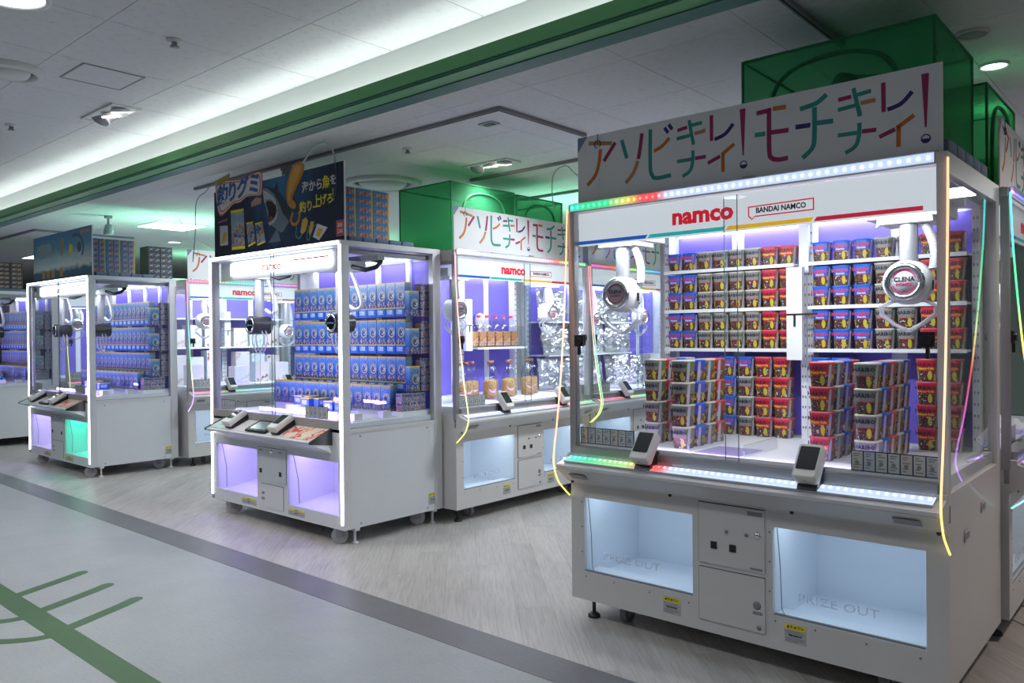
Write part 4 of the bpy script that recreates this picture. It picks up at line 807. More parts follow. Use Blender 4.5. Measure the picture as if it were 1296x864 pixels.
# ------------------------------------------------------------------ gummy tubs
def tub_mats(name, top, side, lidc):
    t = NT(name); x, y, z = t.sep(t.coord())[0:3]; oi = t.new('ShaderNodeObjectInfo').outputs['Random']
    cb = t.new('ShaderNodeVectorMath', operation='ADD'); t.link(t.coord(), cb.inputs[0])
    cc = t.new('ShaderNodeCombineXYZ'); t.link(t.math('MULTIPLY', oi, 9.0), cc.inputs[0]); t.link(cc.outputs[0], cb.inputs[1])
    n = t.noise(cb.outputs[0], 80, 2)[0]
    candy = t.ramp(n, [(.30, (.5, .5, .45)), (.38, (.05, .02, .015)), (.52, (.10, .045, .03)), (.60, (.36, .03, .02)), (.66, (.09, .04, .03)), (.72, (.35, .28, .2))], 'CONSTANT')
    ex = t.math('DIVIDE', t.math('SUBTRACT', x, .014), .0095); ez = t.math('DIVIDE', t.math('SUBTRACT', z, .025), .021)
    patch = t.math('LESS_THAN', t.math('ADD', t.math('ADD', t.math('MULTIPLY', ex, ex), t.math('MULTIPLY', ez, ez)), t.math('MULTIPLY', n, .9)), 1.3)
    n2 = t.noise(cb.outputs[0], 40, 2)[0]
    pm = t.math('MULTIPLY', patch, t.math('GREATER_THAN', n2, .36))
    candy = t.mix(pm, candy, (.55, .46, .04))
    line = t.box(z, z, .044, .0475, -1, 1)
    front = t.mix(t.math('GREATER_THAN', z, .0455), candy, top); front = t.mix(line, front, (.5, .03, .05))
    sidec = t.mix(t.math('GREATER_THAN', z, .0455), t.mix(t.math('GREATER_THAN', n2, .57), (.10, .05, .03), (.45, .38, .06)), side)
    strip = t.box(y, z, -.030, -.014, .0, .085); sidec = t.mix(strip, sidec, (.44, .41, .48))
    isf = t.math('LESS_THAN', t.math('SUBTRACT', y, t.math('ABSOLUTE', t.math('MULTIPLY', x, .0))), t.math('ADD', -.0318, t.math('MULTIPLY', z, -.06)))
    t.color(t.mix(isf, sidec, front)); t.b.inputs['Roughness'].default_value = .35; t.b.inputs['Coat Weight'].default_value = .3
    lid = plain(name + '_lid', lidc, .35); return t.m, lid
TUB = {'blue': tub_mats('tub_blue', (.006, .13, .60), (.03, .06, .42), (.02, .12, .58)), 'gold': tub_mats('tub_gold', (.25, .245, .22), (.13, .18, .07), (.58, .55, .45)), 'red': tub_mats('tub_red', (.62, .014, .05), (.36, .06, .03), (.62, .10, .12))}
LETC = {'blue': plain('letter_pinkred', (.65, .04, .12), .5), 'gold': plain('letter_dark', (.02, .02, .05), .5), 'red': plain('letter_maroon', (.10, .005, .02), .5)}
SUBC = {'blue': ('Starmix', plain('letter_white', (.8, .8, .82), .5)), 'gold': None, 'red': ('Happy-Cola', YEL)}
TW, TD, TH = .085, .085, .094
def tub_body(b):
    R = []
    for z, sc in ((0, .80), (.004, .825), (.086, .985)):
        ring = []; r = .02
        for cx, cy, a0 in ((1, 1, 0), (-1, 1, PI / 2), (-1, -1, PI), (1, -1, 1.5 * PI)):
            for k in range(3):
                a = a0 + k * PI / 4; ring.append((sc * (cx * (TW / 2 - r) + r * math.cos(a)), sc * (cy * (TD / 2 - r) + r * math.sin(a)), z))
        R.append(ring)
    return b.loft(R, 0, False)
def tub_lid(b): return b.rbox(-TW / 2, TW / 2, -TD / 2, TD / 2, .085, TH, .02, 3)
def tub(kind, loc, label, group, zs=1.0):
    o = part('gummy_tub', 'tub' + kind, tub_body, TUB[kind][0], None, loc); o.scale = (zs, zs, zs); tag(o, label, 'gummy tub', group)
    part('lid', 'tublid' + kind, tub_lid, TUB[kind][1], o)
    tl = .079
    obj('lettering', text_mesh('HARIBO', .0215, LETC[kind], .0007, res=1, t=.0003), o, (-.002, -.0414, .0685), (tl, 0, 0))
    if SUBC[kind]: obj('lettering', text_mesh(SUBC[kind][0], .0125, SUBC[kind][1], .0003, res=1, t=.0003), o, (-.001, -.0402, .0545), (tl, 0, 0))
    return o
RN = ['bottom', 'fourth', 'third', 'second', 'top']
for z, row in ((1.2925, 4), (1.387, 3), (1.497, 2), (1.5915, 1), (1.7065, 0)):
    for c, k in enumerate(('blue', 'blue', 'gold', 'gold', 'gold', 'gold', 'red', 'red')):
        tub(k, W_(M1, .158 + .0885 * c, .765, z), '%s gummy tub, %s row, %s from left, left bay shelves' % (k, RN[4 - row], ORD[c]), 'gummy tubs on the left bay shelves')
    for c, k in enumerate(('blue', 'blue', 'blue', 'gold', 'gold', 'red', 'red')):
        tub(k, W_(M1, .942 + .0945 * c, .765, z), '%s gummy tub, %s row, %s from left, right bay shelves' % (k, RN[4 - row], ORD[c]), 'gummy tubs on the right bay shelves')
def shelf(M, x0, x1, y0, y1, z, label=None):
    return part('shelf', ('shelf', x0, x1, y0, y1), lambda b: b.box(x0, x1, y0, y1, -.010, 0).box(x0, x1, y0 - .003, y0, -.014, .003), INNER, M, (0, 0, z))
for z in (1.2915, 1.496, 1.7055):
    shelf(M1, .106, .82, .715, .86, z); shelf(M1, .886, W1 - .085, .715, .86, z)
def tub_line(x, y0, kinds, high, dy, where, front):
    for i in range(len(kinds)):
        for h in range(high):
            k = kinds[i] if isinstance(kinds[i], str) else kinds[i][h]
            tub(k, W_(M1, x, y0 + i * dy, .8505 + h * .1005), '%s gummy tub, %s from bottom, %s stack back in %s' % (k, ORD[h], ORD[i], where), front, 1.06)
tub_line(.325, .25, ['gold', 'red', 'blue', 'gold'], 4, .094, 'the leftmost floor line', 'tubs stacked on the left floor')
tub_line(.525, .16, ['gold', 'blue', 'gold', 'red'], 4, .10, 'the second floor line', 'tubs stacked on the left floor')
tub_line(1.142, .19, ['red', 'gold', 'blue', 'red'], 4, .10, 'the third floor line', 'tubs stacked on the right floor')
tub_line(1.325, .175, ['gold', 'blue', 'red', 'gold', 'blue'], 4, .10, 'the rightmost floor line', 'tubs stacked on the right floor')
for c, (x, ks) in enumerate(((.46, ['blue', 'blue', 'blue', 'blue']), (.555, ['gold', 'gold', 'gold', 'blue']), (.65, ['red', 'red', 'red', 'red']), (.745, ['red', 'red', 'red', 'red']))):
    for h, k in enumerate(ks): tub(k, W_(M1, x, .79 - .02, .8505 + h * .1005), '%s gummy tub at the back left floor, %s column, %s from bottom' % (k, ORD[c], ORD[h]), 'tubs at the back left floor', 1.06)
for c, (x, ks) in enumerate(((.94, ['blue'] * 4), (1.035, ['blue'] * 4), (1.40, ['red'] * 4), (1.495, ['red'] * 4))):
    for h, k in enumerate(ks): tub(k, W_(M1, x, .765, .8505 + h * .1005), '%s gummy tub at the back right floor, %s column, %s from bottom' % (k, ORD[c], ORD[h]), 'tubs at the back right floor', 1.06)

# ------------------------------------------------------------------ fishing gummy packets and small boxes
def pack_mat(name, tint):
    t = NT(name); x, y, z = t.sep(t.coord())[0:3]; c = t.coord()
    n = t.noise(c, 60, 3)[0]; n2 = t.noise(t.mapping(c, (1, 1, .6)), 95, 2)[0]
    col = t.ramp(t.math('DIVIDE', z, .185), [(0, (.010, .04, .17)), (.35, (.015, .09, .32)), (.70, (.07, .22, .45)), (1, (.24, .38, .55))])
    col = t.mix(t.math('MULTIPLY', t.box(x, z, -.042, .042, .132, .158), t.math('GREATER_THAN', n2, .5)), col, (.06, .10, .32))
    dx = t.math('SUBTRACT', x, .008); dz = t.math('SUBTRACT', z, .088)
    r = t.math('SQRT', t.math('ADD', t.math('MULTIPLY', dx, dx), t.math('MULTIPLY', dz, dz)))
    ring = t.math('MULTIPLY', t.math('LESS_THAN', r, .036), t.math('GREATER_THAN', r, .027)); col = t.mix(ring, col, (.50, .42, .22))
    fish = t.math('MULTIPLY', t.math('LESS_THAN', r, .026), t.math('GREATER_THAN', t.noise(c, 48, 1)[0], .47)); col = t.mix(fish, col, (.012, .02, .07))
    eye = t.math('MULTIPLY', t.math('LESS_THAN', r, .024), t.math('GREATER_THAN', t.noise(c, 85, 1)[0], .60)); col = t.mix(eye, col, (.65, .70, .72))
    low = t.math('MULTIPLY', t.math('LESS_THAN', z, .045), t.math('GREATER_THAN', n, .55)); col = t.mix(low, col, (.45, .30, .22))
    col = t.mix(t.box(z, z, .172, 1, -1, 1), col, (.66, .46, .05))
    t.color(t.mix(.06, col, tint)); t.b.inputs['Roughness'].default_value = .3; t.b.inputs['Coat Weight'].default_value = .3; return t.m
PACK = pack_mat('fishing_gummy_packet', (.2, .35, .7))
PACK_BR = pack_mat('far_gummy_packet', (.5, .4, .35))
def sbox_mat():
    t = NT('small_gummy_box'); x, y, z = t.sep(t.coord())[0:3]
    sk = t.math('ADD', x, t.math('MULTIPLY', z, .15))
    logo = t.box(sk, z, -.032, .030, .018, .05); col = t.mix(logo, (.012, .10, .42), (.42, .55, .75))
    col = t.mix(t.math('MULTIPLY', logo, t.math('GREATER_THAN', t.noise(t.coord(), 130, 1)[0], .55)), col, (.04, .12, .45))
    col = t.mix(t.box(z, z, .060, 1, -1, 1), col, (.72, .55, .05)); t.color(col); t.b.inputs['Roughness'].default_value = .35; return t.m
SBOX = sbox_mat()
def pack_fn(b): return b.box(-.051, .051, -.03, .03, 0, .183)
def sbox_fn(b): return b.box(-.051, .051, -.045, .045, 0, .066)
def side_mat():
    t = NT('packet_tray_side'); x, y, z = t.sep(t.coord())[0:3]
    w_ = t.math('FRACT', t.math('MULTIPLY', y, 28.0)); zz = t.math('FRACT', t.math('MULTIPLY', z, 17.0))
    col = t.mix(t.math('GREATER_THAN', zz, .75), t.mix(t.math('GREATER_THAN', w_, .5), (.30, .16, .20), (.16, .24, .42)), (.03, .07, .25))
    col = t.mix(t.math('GREATER_THAN', t.noise(t.coord(), 80, 2)[0], .58), col, (.5, .42, .4)); t.color(col); t.b.inputs['Roughness'].default_value = .4; return t.m
TRAY = side_mat()
def fill2(M, where, mat=None, cols=13, mirror=True):
    pm = mat or PACK; pk = 'pk' + pm.name; SHN = ('top', 'second', 'third')
    for s, z in enumerate((1.5155, 1.2455, .9735)):
        for c in range(13):
            x = .255 + c * .1075
            o = part('small_box', 'sbx', sbox_fn, SBOX, None, W_(M, x, .688, z)); tag(o, 'small blue box, %s shelf, %s from left, %s' % (SHN[s], ORD[c], where), 'gummy box', 'small boxes ' + where)
            if s == 2 and False: continue
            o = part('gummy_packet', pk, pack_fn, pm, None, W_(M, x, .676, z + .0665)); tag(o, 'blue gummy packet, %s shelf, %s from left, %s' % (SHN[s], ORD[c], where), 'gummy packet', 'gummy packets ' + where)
        # the rear layers, seen from the side as one packed carton row, and the packet turned sideways at its end
        o = part('packet_carton', 'carton%s' % (pm.name,), lambda b: b.box(-.03, .03, -.06, .06, 0, .235), TRAY, None, W_(M, 1.632, .80, z)); tag(o, 'open carton of packets at the right end of %s shelf, %s' % (SHN[s], where), 'carton', 'end cartons ' + where)
        o = part('gummy_packet', pk, pack_fn, pm, None, W_(M, 1.637, .679, z), (0, 0, PI / 2)); o.scale = (.92, .75, 1); tag(o, 'sideways gummy packet at the right end of %s shelf, %s' % (SHN[s], where), 'gummy packet', 'sideways packets ' + where)
    for c in range(14):
        x = .105 + c * .1075
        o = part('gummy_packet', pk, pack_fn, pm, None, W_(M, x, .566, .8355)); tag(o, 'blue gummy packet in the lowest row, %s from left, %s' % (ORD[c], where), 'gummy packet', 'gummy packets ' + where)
    o = part('packet_carton', 'cartonlow', lambda b: b.box(-.014, .045, -.13, .10, 0, .128), TRAY, None, W_(M, 1.615, .68, .8355)); tag(o, 'open carton of packets in the lowest right corner, %s' % where, 'carton')
    part('acrylic_rail', 'arail', lambda b: b.box(.05, W2 - .14, .528, .531, .80, .93), CLEAR, M)
    for k, (x, y) in enumerate(((.62, .32), (.70, .36), (.86, .22), (.96, .27), (1.26, .14), (1.36, .17))):
        o = part('small_box', 'sbx2', lambda b: b.box(-.051, .051, -.03, .03, 0, .066), SBOX, None, W_(M, x, y + .10, .8505)); o.rotation_euler = (0, 0, .0 if k % 2 == 0 else PI / 2)
        tag(o, '%s small blue box lying on the play field, %s' % (ORD[k], where), 'gummy box', 'boxes on the play field ' + where)
    for k, (x, y) in enumerate(((.66, .43), (.91, .34), (1.31, .25))):
        part('prize_bar', 'pbar', lambda b: b.box(-.13, .13, -.09, .09, .80, .8502), plain('bar_clear', (.7, .7, .75), .2), M, (x, y, 0))
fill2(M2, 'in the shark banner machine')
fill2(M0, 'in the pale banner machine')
fill2(M00, 'in the farthest left machine', PACK_BR)

# ------------------------------------------------------------------ banners on the roofs
def pane(root, poly, y, mat, key, name='printed_shape'): return part(name, None, lambda b: b.plate(poly, y, .0006), mat, root)
def banner_dark():
    s = thing('shark_banner', 'dark blue banner board with an open-mouthed shark print', 'banner', W_(M2, 0, .05, H2))
    t = NT('deep_sea_print'); x, y, z = t.sep(t.coord())[0:3]
    dx = t.math('SUBTRACT', x, .95); dz = t.math('SUBTRACT', z, .50); r = t.math('SQRT', t.math('ADD', t.math('MULTIPLY', dx, dx), t.math('MULTIPLY', dz, dz)))
    n = t.noise(t.mapping(t.coord(), (3, 1, 1)), 4, 4)[0]
    t.color(t.ramp(t.math('ADD', r, t.math('MULTIPLY', t.math('SUBTRACT', n, .5), .35)), [(0, (.03, .17, .33)), (.22, (.012, .08, .19)), (.5, (.004, .012, .05)), (1, (.003, .006, .022))])); t.b.inputs['Roughness'].default_value = .45
    part('board', None, lambda b: b.box(.0, 1.69, 0, .008, .004, .525), t.m, s); part('board_edge', None, lambda b: b.box(1.69, 1.696, -.001, .009, .004, .525), plain('board_edge_white', (.75, .75, .75), .5), s)
    GREYS = plain('shark_grey', (.16, .22, .26), .5); DKS = plain('shark_dark', (.02, .045, .07), .5); BELLY = plain('shark_pale', (.45, .5, .52), .5)
    pane(s, [tuple(p) for p in smooth2([(.714, .47), (.779, .474), (.903, .432), (.978, .368), (1.052, .292), (1.09, .195), (1.03, .13), (.957, .098), (.897, .147), (.84, .175)], 3)], 0, DKS, 0, 'shark_body')
    pane(s, [(.714, .468), (.77, .462), (.86, .41), (.93, .33), (.97, .26), (1.02, .22), (1.05, .19), (.98, .13), (.95, .12), (.897, .147), (.804, .196), (.76, .30), (.728, .38)], -.0006, GREYS, 0, 'shark_flank')
    pane(s, [(.716, .455), (.76, .44), (.83, .405), (.88, .37), (.905, .30), (.90, .24), (.87, .205), (.80, .185), (.785, .205), (.80, .26), (.77, .33), (.73, .37)], -.0012, BELLY, 0, 'shark_jaw')
    pane(s, [(.736, .372), (.76, .385), (.808, .382), (.855, .36), (.886, .33), (.895, .283), (.867, .228), (.80, .205), (.79, .23), (.79, .29), (.765, .335)], -.0018, plain('mouth_dark', (.018, .006, .008), .5), 0, 'shark_mouth')
    pane(s, [(.79, .215), (.80, .205), (.83, .212), (.845, .24), (.82, .26), (.80, .24)], -.0024, plain('tongue_red', (.35, .06, .07), .5), 0, 'shark_tongue')
    part('shark_teeth', None, lambda b: [b.plate([(x_, z_), (x_ + .016, z_ + .002), (x_ + .008, z_ - .022)], -.0024, .0006) for x_, z_ in ((.742, .374), (.764, .384), (.786, .385), (.808, .380), (.830, .372), (.850, .360), (.866, .346))] and [b.plate([(x_, z_), (x_ + .008, z_ + .016), (x_ + .014, z_)], -.0024, .0006) for x_, z_ in ((.80, .207), (.82, .209), (.84, .215), (.858, .226))] and b, plain('tooth_white', (.7, .7, .68), .5), s)
    pane(s, [(.86, .43), (.905, .50), (.915, .43)], 0, DKS, 0, 'shark_fin')
    # title with outline
    OUT1 = plain('title_red_edge', (.52, .13, .09), .5); OUT2 = plain('title_cream_edge', (.70, .66, .60), .5); TB = plain('title_blue', (.03, .10, .34), .5)
    hull = [tuple(p) for p in smooth2([(.02, .62), (.03, .50), (.05, .40), (.09, .33), (.16, .34), (.24, .375), (.30, .40), (.40, .40), (.48, .43), (.58, .43), (.69, .42), (.71, .47), (.71, .58), (.66, .605), (.56, .595), (.50, .585), (.40, .58), (.30, .59), (.20, .60), (.10, .60), (.02, .62)], 2)][:-1]
    cx, cz = .37, .49
    for k, (sc, m_) in enumerate(((1.0, OUT1), (.965, OUT2), (.93, OUT1), (.895, OUT2))):
        part('title_outline', None, lambda b: b.plate([(cx + (p[0] - cx) * sc, cz + (p[1] - cz) * (sc - .05 * k)) for p in hull], -.0014 - .0008 * k, .0012), m_, s)
    for ch, x_, z_, sz in (('釣', .135, .475, .17), ('り', .285, .487, .165), ('グ', .435, .50, .165), ('ミ', .60, .508, .165)): obj('lettering', text_mesh(ch, sz, TB, .0065, shear=.1), s, (x_, -.0062, z_))
    part('ribbon', None, lambda b: b.plate([(.05, .57), (.25, .60), (.25, .645), (.05, .615)], -.004, .004), plain('ribbon_olive', (.30, .26, .03), .5), s)
    CW = plain('letters_white', (.62, .62, .63), .5); CYL = plain('letters_yellow', (.75, .66, .02), .5)
    obj('lettering', text_mesh('海から', .082, CW, .0018), s, (1.335, -.0015, .402)); obj('lettering', text_mesh('魚', .092, CYL, .0018), s, (1.497, -.0015, .405)); obj('lettering', text_mesh('を', .076, CW, .0015), s, (1.575, -.0015, .412))
    obj('lettering', text_mesh('釣り', .082, CYL, .0018), s, (1.262, -.0015, .268)); obj('lettering', text_mesh('上', .098, CYL, .0018), s, (1.388, -.0015, .288)); obj('lettering', text_mesh('げろ', .076, CYL, .0018), s, (1.50, -.0015, .292)); obj('lettering', text_mesh('！', .11, plain('letters_olive', (.35, .36, .06), .5), .001), s, (1.60, -.0015, .31))
    # gummy rod cut-out, line, gummies, packets, logo
    OR1 = plain('gummy_orange', (.52, .22, .02), .4); OR2 = plain('gummy_amber', (.62, .36, .05), .4); CYA = plain('line_teal', (.05, .22, .26), .4)
    hx = -.035
    hand = [(1.095, .496), (1.14, .56), (1.205, .592), (1.262, .585), (1.282, .55), (1.262, .50), (1.21, .44), (1.16, .39), (1.137, .345), (1.17, .315), (1.184, .288), (1.15, .272), (1.10, .296), (1.072, .335), (1.068, .42)]
    part('rod_cutout', None, lambda b: b.plate([tuple(p) for p in smooth2([(p[0] + hx, p[1]) for p in hand + hand[:1]], 3)][:-1], -.001, .007), OR1, s)
    pane(s, [(q[0] + hx, q[1]) for q in [(1.12, .50), (1.16, .55), (1.215, .572), (1.25, .56), (1.235, .51), (1.17, .44), (1.12, .38), (1.11, .33), (1.09, .35), (1.09, .43)]], -.008, OR2, 0, 'rod_highlight')
    part('fishing_line', None, lambda b: b.tube([tuple(p) for p in smooth2([Vector(p) for p in ((1.235, -.004, .575), (1.32, -.004, .64), (1.42, -.004, .675), (1.50, -.004, .672), (1.57, -.004, .62), (1.60, -.004, .54))], 6)], .0065, 6), plain('line_pale', (.5, .56, .56), .4), s)
    part('fishing_line', None, lambda b: b.tube([tuple(p) for p in smooth2([Vector(p) for p in ((1.60, -.004, .54), (1.615, -.004, .44), (1.61, -.004, .35), (1.585, -.004, .27))], 6)], .003, 5), plain('line_dark', (.10, .12, .16), .4), s)
    part('gummy_loop', None, lambda b: b.stroke([(1.10, .25), (1.075, .20), (1.10, .165), (1.15, .17), (1.18, .21), (1.17, .245)], .022, 0, .001).stroke([(1.15, .15), (1.13, .09), (1.17, .06), (1.21, .09), (1.25, .15)], .010, 0, .001, 1).stroke([(1.29, .14), (1.265, .06), (1.29, .04), (1.32, .09), (1.36, .13), (1.41, .135), (1.44, .10)], .009, 0, .001, 1), [OR1, CYA], s)
    pane(s, [(1.19, .10), (1.215, .185), (1.26, .20), (1.285, .17), (1.255, .105), (1.215, .085)], -.001, OR2, 0, 'gummy'); pane(s, [(1.29, .10), (1.315, .165), (1.355, .16), (1.33, .10), (1.30, .07)], -.001, OR2, 0, 'gummy')
    pane(s, [(1.336, .056), (1.393, .14), (1.507, .105), (1.41, .026)], -.0012, CW, 0, 'card'); pane(s, [(1.37, .06), (1.405, .11), (1.46, .098), (1.415, .05)], -.0018, OR2, 0, 'gummy')
    for k, q in enumerate(([(.253, .355), (.442, .352), (.455, .044), (.263, .05)], [(.477, .24), (.57, .24), (.607, .076), (.506, .053)], [(.602, .223), (.701, .227), (.741, .07), (.631, .052)], [(.083, .252), (.205, .246), (.207, .093), (.086, .096)])):
        mm = print_mat('packet_print%d' % k, (.22, .33, .42), [(.22, .33, .42), (.05, .10, .22), (.4, .42, .42), (.45, .2, .07)], 9, .42) if k < 3 else plain('slip_white', (.5, .52, .54), .5)
        pane(s, q, 0, mm, 0, 'printed_packet')
        if k < 3:
            for a, b_, f in ((0, 1, .0), (3, 2, .93)):
                (x0, z0), (x1, z1), (x2, z2), (x3, z3) = q[0], q[1], q[2], q[3]
                L0 = lambda u: (x0 + (x3 - x0) * u, z0 + (z3 - z0) * u); R0 = lambda u: (x1 + (x2 - x1) * u, z1 + (z2 - z1) * u)
                pane(s, [L0(f), R0(f), R0(f + .07), L0(f + .07)], -.0006, CYL, 0, 'packet_band')
    pane(s, [(.10, .115), (.14, .19), (.19, .20), (.185, .13), (.13, .11)], -.0006, OR2, 0, 'printed_candy')
    pane(s, [(.06, .275), (.20, .285), (.20, .30), (.06, .288)], 0, plain('print_pink', (.40, .10, .18), .5), 0, 'printed_line')
    pane(s, [(.55, .385), (.62, .415), (.69, .40), (.69, .36), (.55, .35)], 0, plain('print_peach', (.52, .28, .20), .5), 0, 'printed_tag')
    pane(s, [(.78, .06), (.90, .16), (.94, .06)], 0, plain('print_foam', (.12, .16, .24), .5), 0, 'printed_splash')
    lg = part('maker_logo', None, lambda b: b.box(1.603, 1.69, -.0012, 0, .036, .139), plain('logo_frame_pink', (.55, .2, .2), .5), s); part('logo_field', None, lambda b: b.box(1.609, 1.684, -.002, -.0012, .042, .133), RED, lg)
    obj('lettering', text_mesh('BAN', .043, CW, .0012, xs=.62), lg, (1.6465, -.0026, .106)); obj('lettering', text_mesh('DAI', .043, CW, .0012, xs=.78), lg, (1.6465, -.0026, .066))
    return s
banner_dark()
def banner_pale():
    s = thing('sea_banner', 'pale blue banner board with a white sea-foam print at far left', 'banner', W_(M0, 0, .05, H2))
    t = NT('sea_foam_print'); x, y, z = t.sep(t.coord())[0:3]; n = t.noise(t.mapping(t.coord(), (1, 1, 2)), 9, 5)[0]
    f = t.math('ADD', z, t.math('MULTIPLY', t.math('SUBTRACT', n, .5), .12))
    t.color(t.ramp(f, [(0, (.04, .10, .16)), (.09, (.05, .13, .20)), (.14, (.72, .76, .75)), (.24, (.42, .56, .62)), (.34, (.12, .30, .46)), (.52, (.03, .16, .36))])); t.b.inputs['Roughness'].default_value = .45
    part('board', None, lambda b: b.box(.06, 1.69, 0, .008, .004, .50), t.m, s); part('board_edge', None, lambda b: b.box(1.69, 1.70, -.001, .009, .004, .50), plain('board_edge_white', (.75, .75, .75), .5), s)
    pane(s, [tuple(p) for p in smooth2([(.86, .28), (.88, .40), (.92, .44), (.95, .40), (.92, .30), (.90, .24)], 3)], 0, plain('print_ochre', (.48, .27, .08), .5), 0, 'printed_rod')
    part('printed_arc', None, lambda b: b.stroke([(1.20, .43), (1.30, .44), (1.42, .40), (1.48, .30), (1.44, .22)], .035, 0, .0006), plain('print_slate', (.07, .10, .16), .5), s)
    pane(s, circle(1.37, .31, .055, 14), 0, plain('print_slate', (.07, .10, .16), .5), 0, 'printed_fish')
    pane(s, [(1.08, .27), (1.13, .36), (1.20, .33), (1.18, .25)], 0, plain('letters_yellow', (.75, .66, .02), .5), 0, 'printed_lure')
    pane(s, [(.16, .29), (.17, .40), (.55, .41), (.62, .37), (.60, .27), (.30, .25)], 0, plain('print_mist', (.30, .38, .42), .5), 0, 'printed_title')
    pane(s, [(1.40, .43), (1.64, .44), (1.64, .48), (1.40, .47)], 0, plain('print_rose', (.42, .22, .24), .5), 0, 'printed_tag')
    for k, x_ in enumerate((.32, .46, .60, .84)): pane(s, [(x_, .03), (x_ + .09, .035), (x_ + .09, .12), (x_, .11)], 0, plain('print_ochre', (.48, .27, .08), .5), 0, 'printed_packet')
    return s
banner_pale()
# cartons on the roofs
def carton_mat(name, band, edge, base):
    t = NT(name); x, y, z = t.sep(t.coord())[0:3]; n = t.noise(t.coord(), 60, 2)[0]
    w_ = t.math('FRACT', t.math('MULTIPLY', y, 36.0))
    pr = t.mix(t.math('GREATER_THAN', w_, .35), (.10, .05, .06), band); pr = t.mix(t.math('GREATER_THAN', n, .56), pr, (.38, .34, .36))
    col = t.mix(t.box(y, z, -.054, .054, .010, .042), base, pr); col = t.mix(t.box(y, z, .058, 1, -1, 1), col, edge); t.color(col); t.b.inputs['Roughness'].default_value = .5; return t.m
CART = carton_mat('blue_carton', (.38, .16, .15), (.62, .45, .02), (.03, .18, .42)); CARTD = carton_mat('dark_carton', (.02, .05, .10), (.01, .02, .05), (.006, .014, .035)); CARTB = carton_mat('brown_carton', (.20, .12, .06), (.02, .014, .01), (.03, .02, .014))
def cartons(M, x, y0, cols, rows, mat, kind, where, z0=.04, key='c', dy=.145, wx=.2):
    for c in range(cols):
        for r in range(rows):
            o = part('carton', key + mat.name, lambda b: b.box(-wx, 0, -dy / 2 + .002, dy / 2 - .002, 0, .0555), mat, None, tuple(W_(M, x, y0 + c * dy, H2 + z0 + r * .057)))
            tag(o, '%s carton, %s column, %s from bottom, %s' % (kind, ORD[c], ORD[r], where), 'carton', kind + ' cartons ' + where)
for M, nm in ((M2, 'on the shark banner machine'), (M0, 'on the pale banner machine'), (M00, 'on the farthest left machine')):
    part('tray', 'trayroof', lambda b: b.box(1.38, 1.61, .06, .62, 0, .038), BLK, None, tuple(W_(M, 0, 0, H2))); tag(COL.objects[-1], 'blue grey tray under the cartons ' + nm, 'tray', 'carton trays')
cartons(M2, 1.60, .145, 3, 6, CART, 'blue and yellow', 'on the shark banner machine'); cartons(M0, 1.60, .145, 3, 6, CART, 'blue and yellow', 'on the pale banner machine')
cartons(M00, 1.60, .145, 3, 6, CARTB, 'brown', 'on the farthest left machine')
cartons(M0, 1.62, .70, 2, 6, CARTD, 'dark blue', 'behind the blue cartons', .0, dy=.13)

# ------------------------------------------------------------------ contents of the other machines
SNACK = print_mat('snack_mix', (.38, .20, .06), [(.45, .26, .08), (.55, .36, .15), (.28, .10, .03), (.42, .30, .10)], 34, .3)
SNLAB = print_mat('snack_label', (.50, .27, .10), [(.50, .27, .10), (.66, .60, .52), (.55, .08, .04), (.6, .5, .4)], 14, .42)
CAPR = plain('cap_red', (.6, .02, .05), .4); CAPB = plain('cap_brown', (.22, .06, .03), .4)
def jar(loc, label, cap, lab, group, h=.27, w_=.048):
    o = part('snack_jar', ('jar', h, w_), lambda b: b.lathe([(w_ * .95, 0), (w_, .01), (w_, h * .52), (w_ * .93, h * .62), (w_ * .62, h * .80), (w_ * .36, h * .89), (w_ * .34, h * .94)], n=16), CLEAR, None, loc); tag(o, label, 'snack jar', group)
    part('snacks', ('jars', h, w_), lambda b: b.lathe([(w_ * .9, .004), (w_ * .94, .012), (w_ * .94, h * .46), (w_ * .6, h * .50), (.001, h * .51)], n=14), SNACK, o)
    part('cap', ('jarc', h, w_, cap.name), lambda b: b.lathe([(w_ * .37, h * .93), (w_ * .38, h), (.001, h)], n=14), cap, o)
    if lab: part('label_sleeve', ('jarl', h, w_), lambda b: b.box(-w_ * .86, w_ * .86, -w_ * 1.03, -w_ * .7, h * .06, h * .48), SNLAB, o)
for k in range(6): jar(tuple(W_(M3, .925 + k * .107, .745, 1.266)), 'red-capped snack jar on the upper shelf, %s from left' % ORD[k], CAPR, True, 'red-capped snack jars', .285, .05)
for o in [q for q in COL.objects if q.name.startswith('snack_jar')]: o.rotation_euler = (0, 0, PI / 2)
shelf(M3, .886, W1 - .10, .62, .86, 1.265)
part('acrylic_front', 'acf', lambda b: b.box(.89, W1 - .11, .64, .643, 1.27, 1.45), CLEAR, M3)
low = [(.34, .30), (.47, .36), (.60, .42), (.73, .34), (.86, .44), (.98, .36), (1.12, .46), (1.26, .38), (1.42, .47)]
for k, (x, y) in enumerate(low):
    jar(tuple(W_(M3, x, y, .8505)), 'brown-capped snack jar on the play field, %s of nine' % ORD[k], CAPB, False, 'brown-capped snack jars', .31, .06)
t = thing('plush_doll', 'white and pink plush doll behind the red-capped jars', 'plush toy', tuple(W_(M3, 1.14, .828, 1.266)), PI / 2); t.scale = (.9, .40, 1.0)
part('body', None, lambda b: b.lathe([(.001, 0), (.05, .005), (.06, .08), (.045, .14), (.03, .16)], n=16).lathe([(.02, .15), (.065, .19), (.075, .24), (.06, .29), (.001, .31)], n=16), plain('plush_white', (.75, .72, .74), .8), t)
part('dress', None, lambda b: b.lathe([(.075, .02), (.07, .06), (.055, .13), (.05, .13), (.06, .02)], n=16), plain('plush_pink', (.65, .15, .35), .8), t)
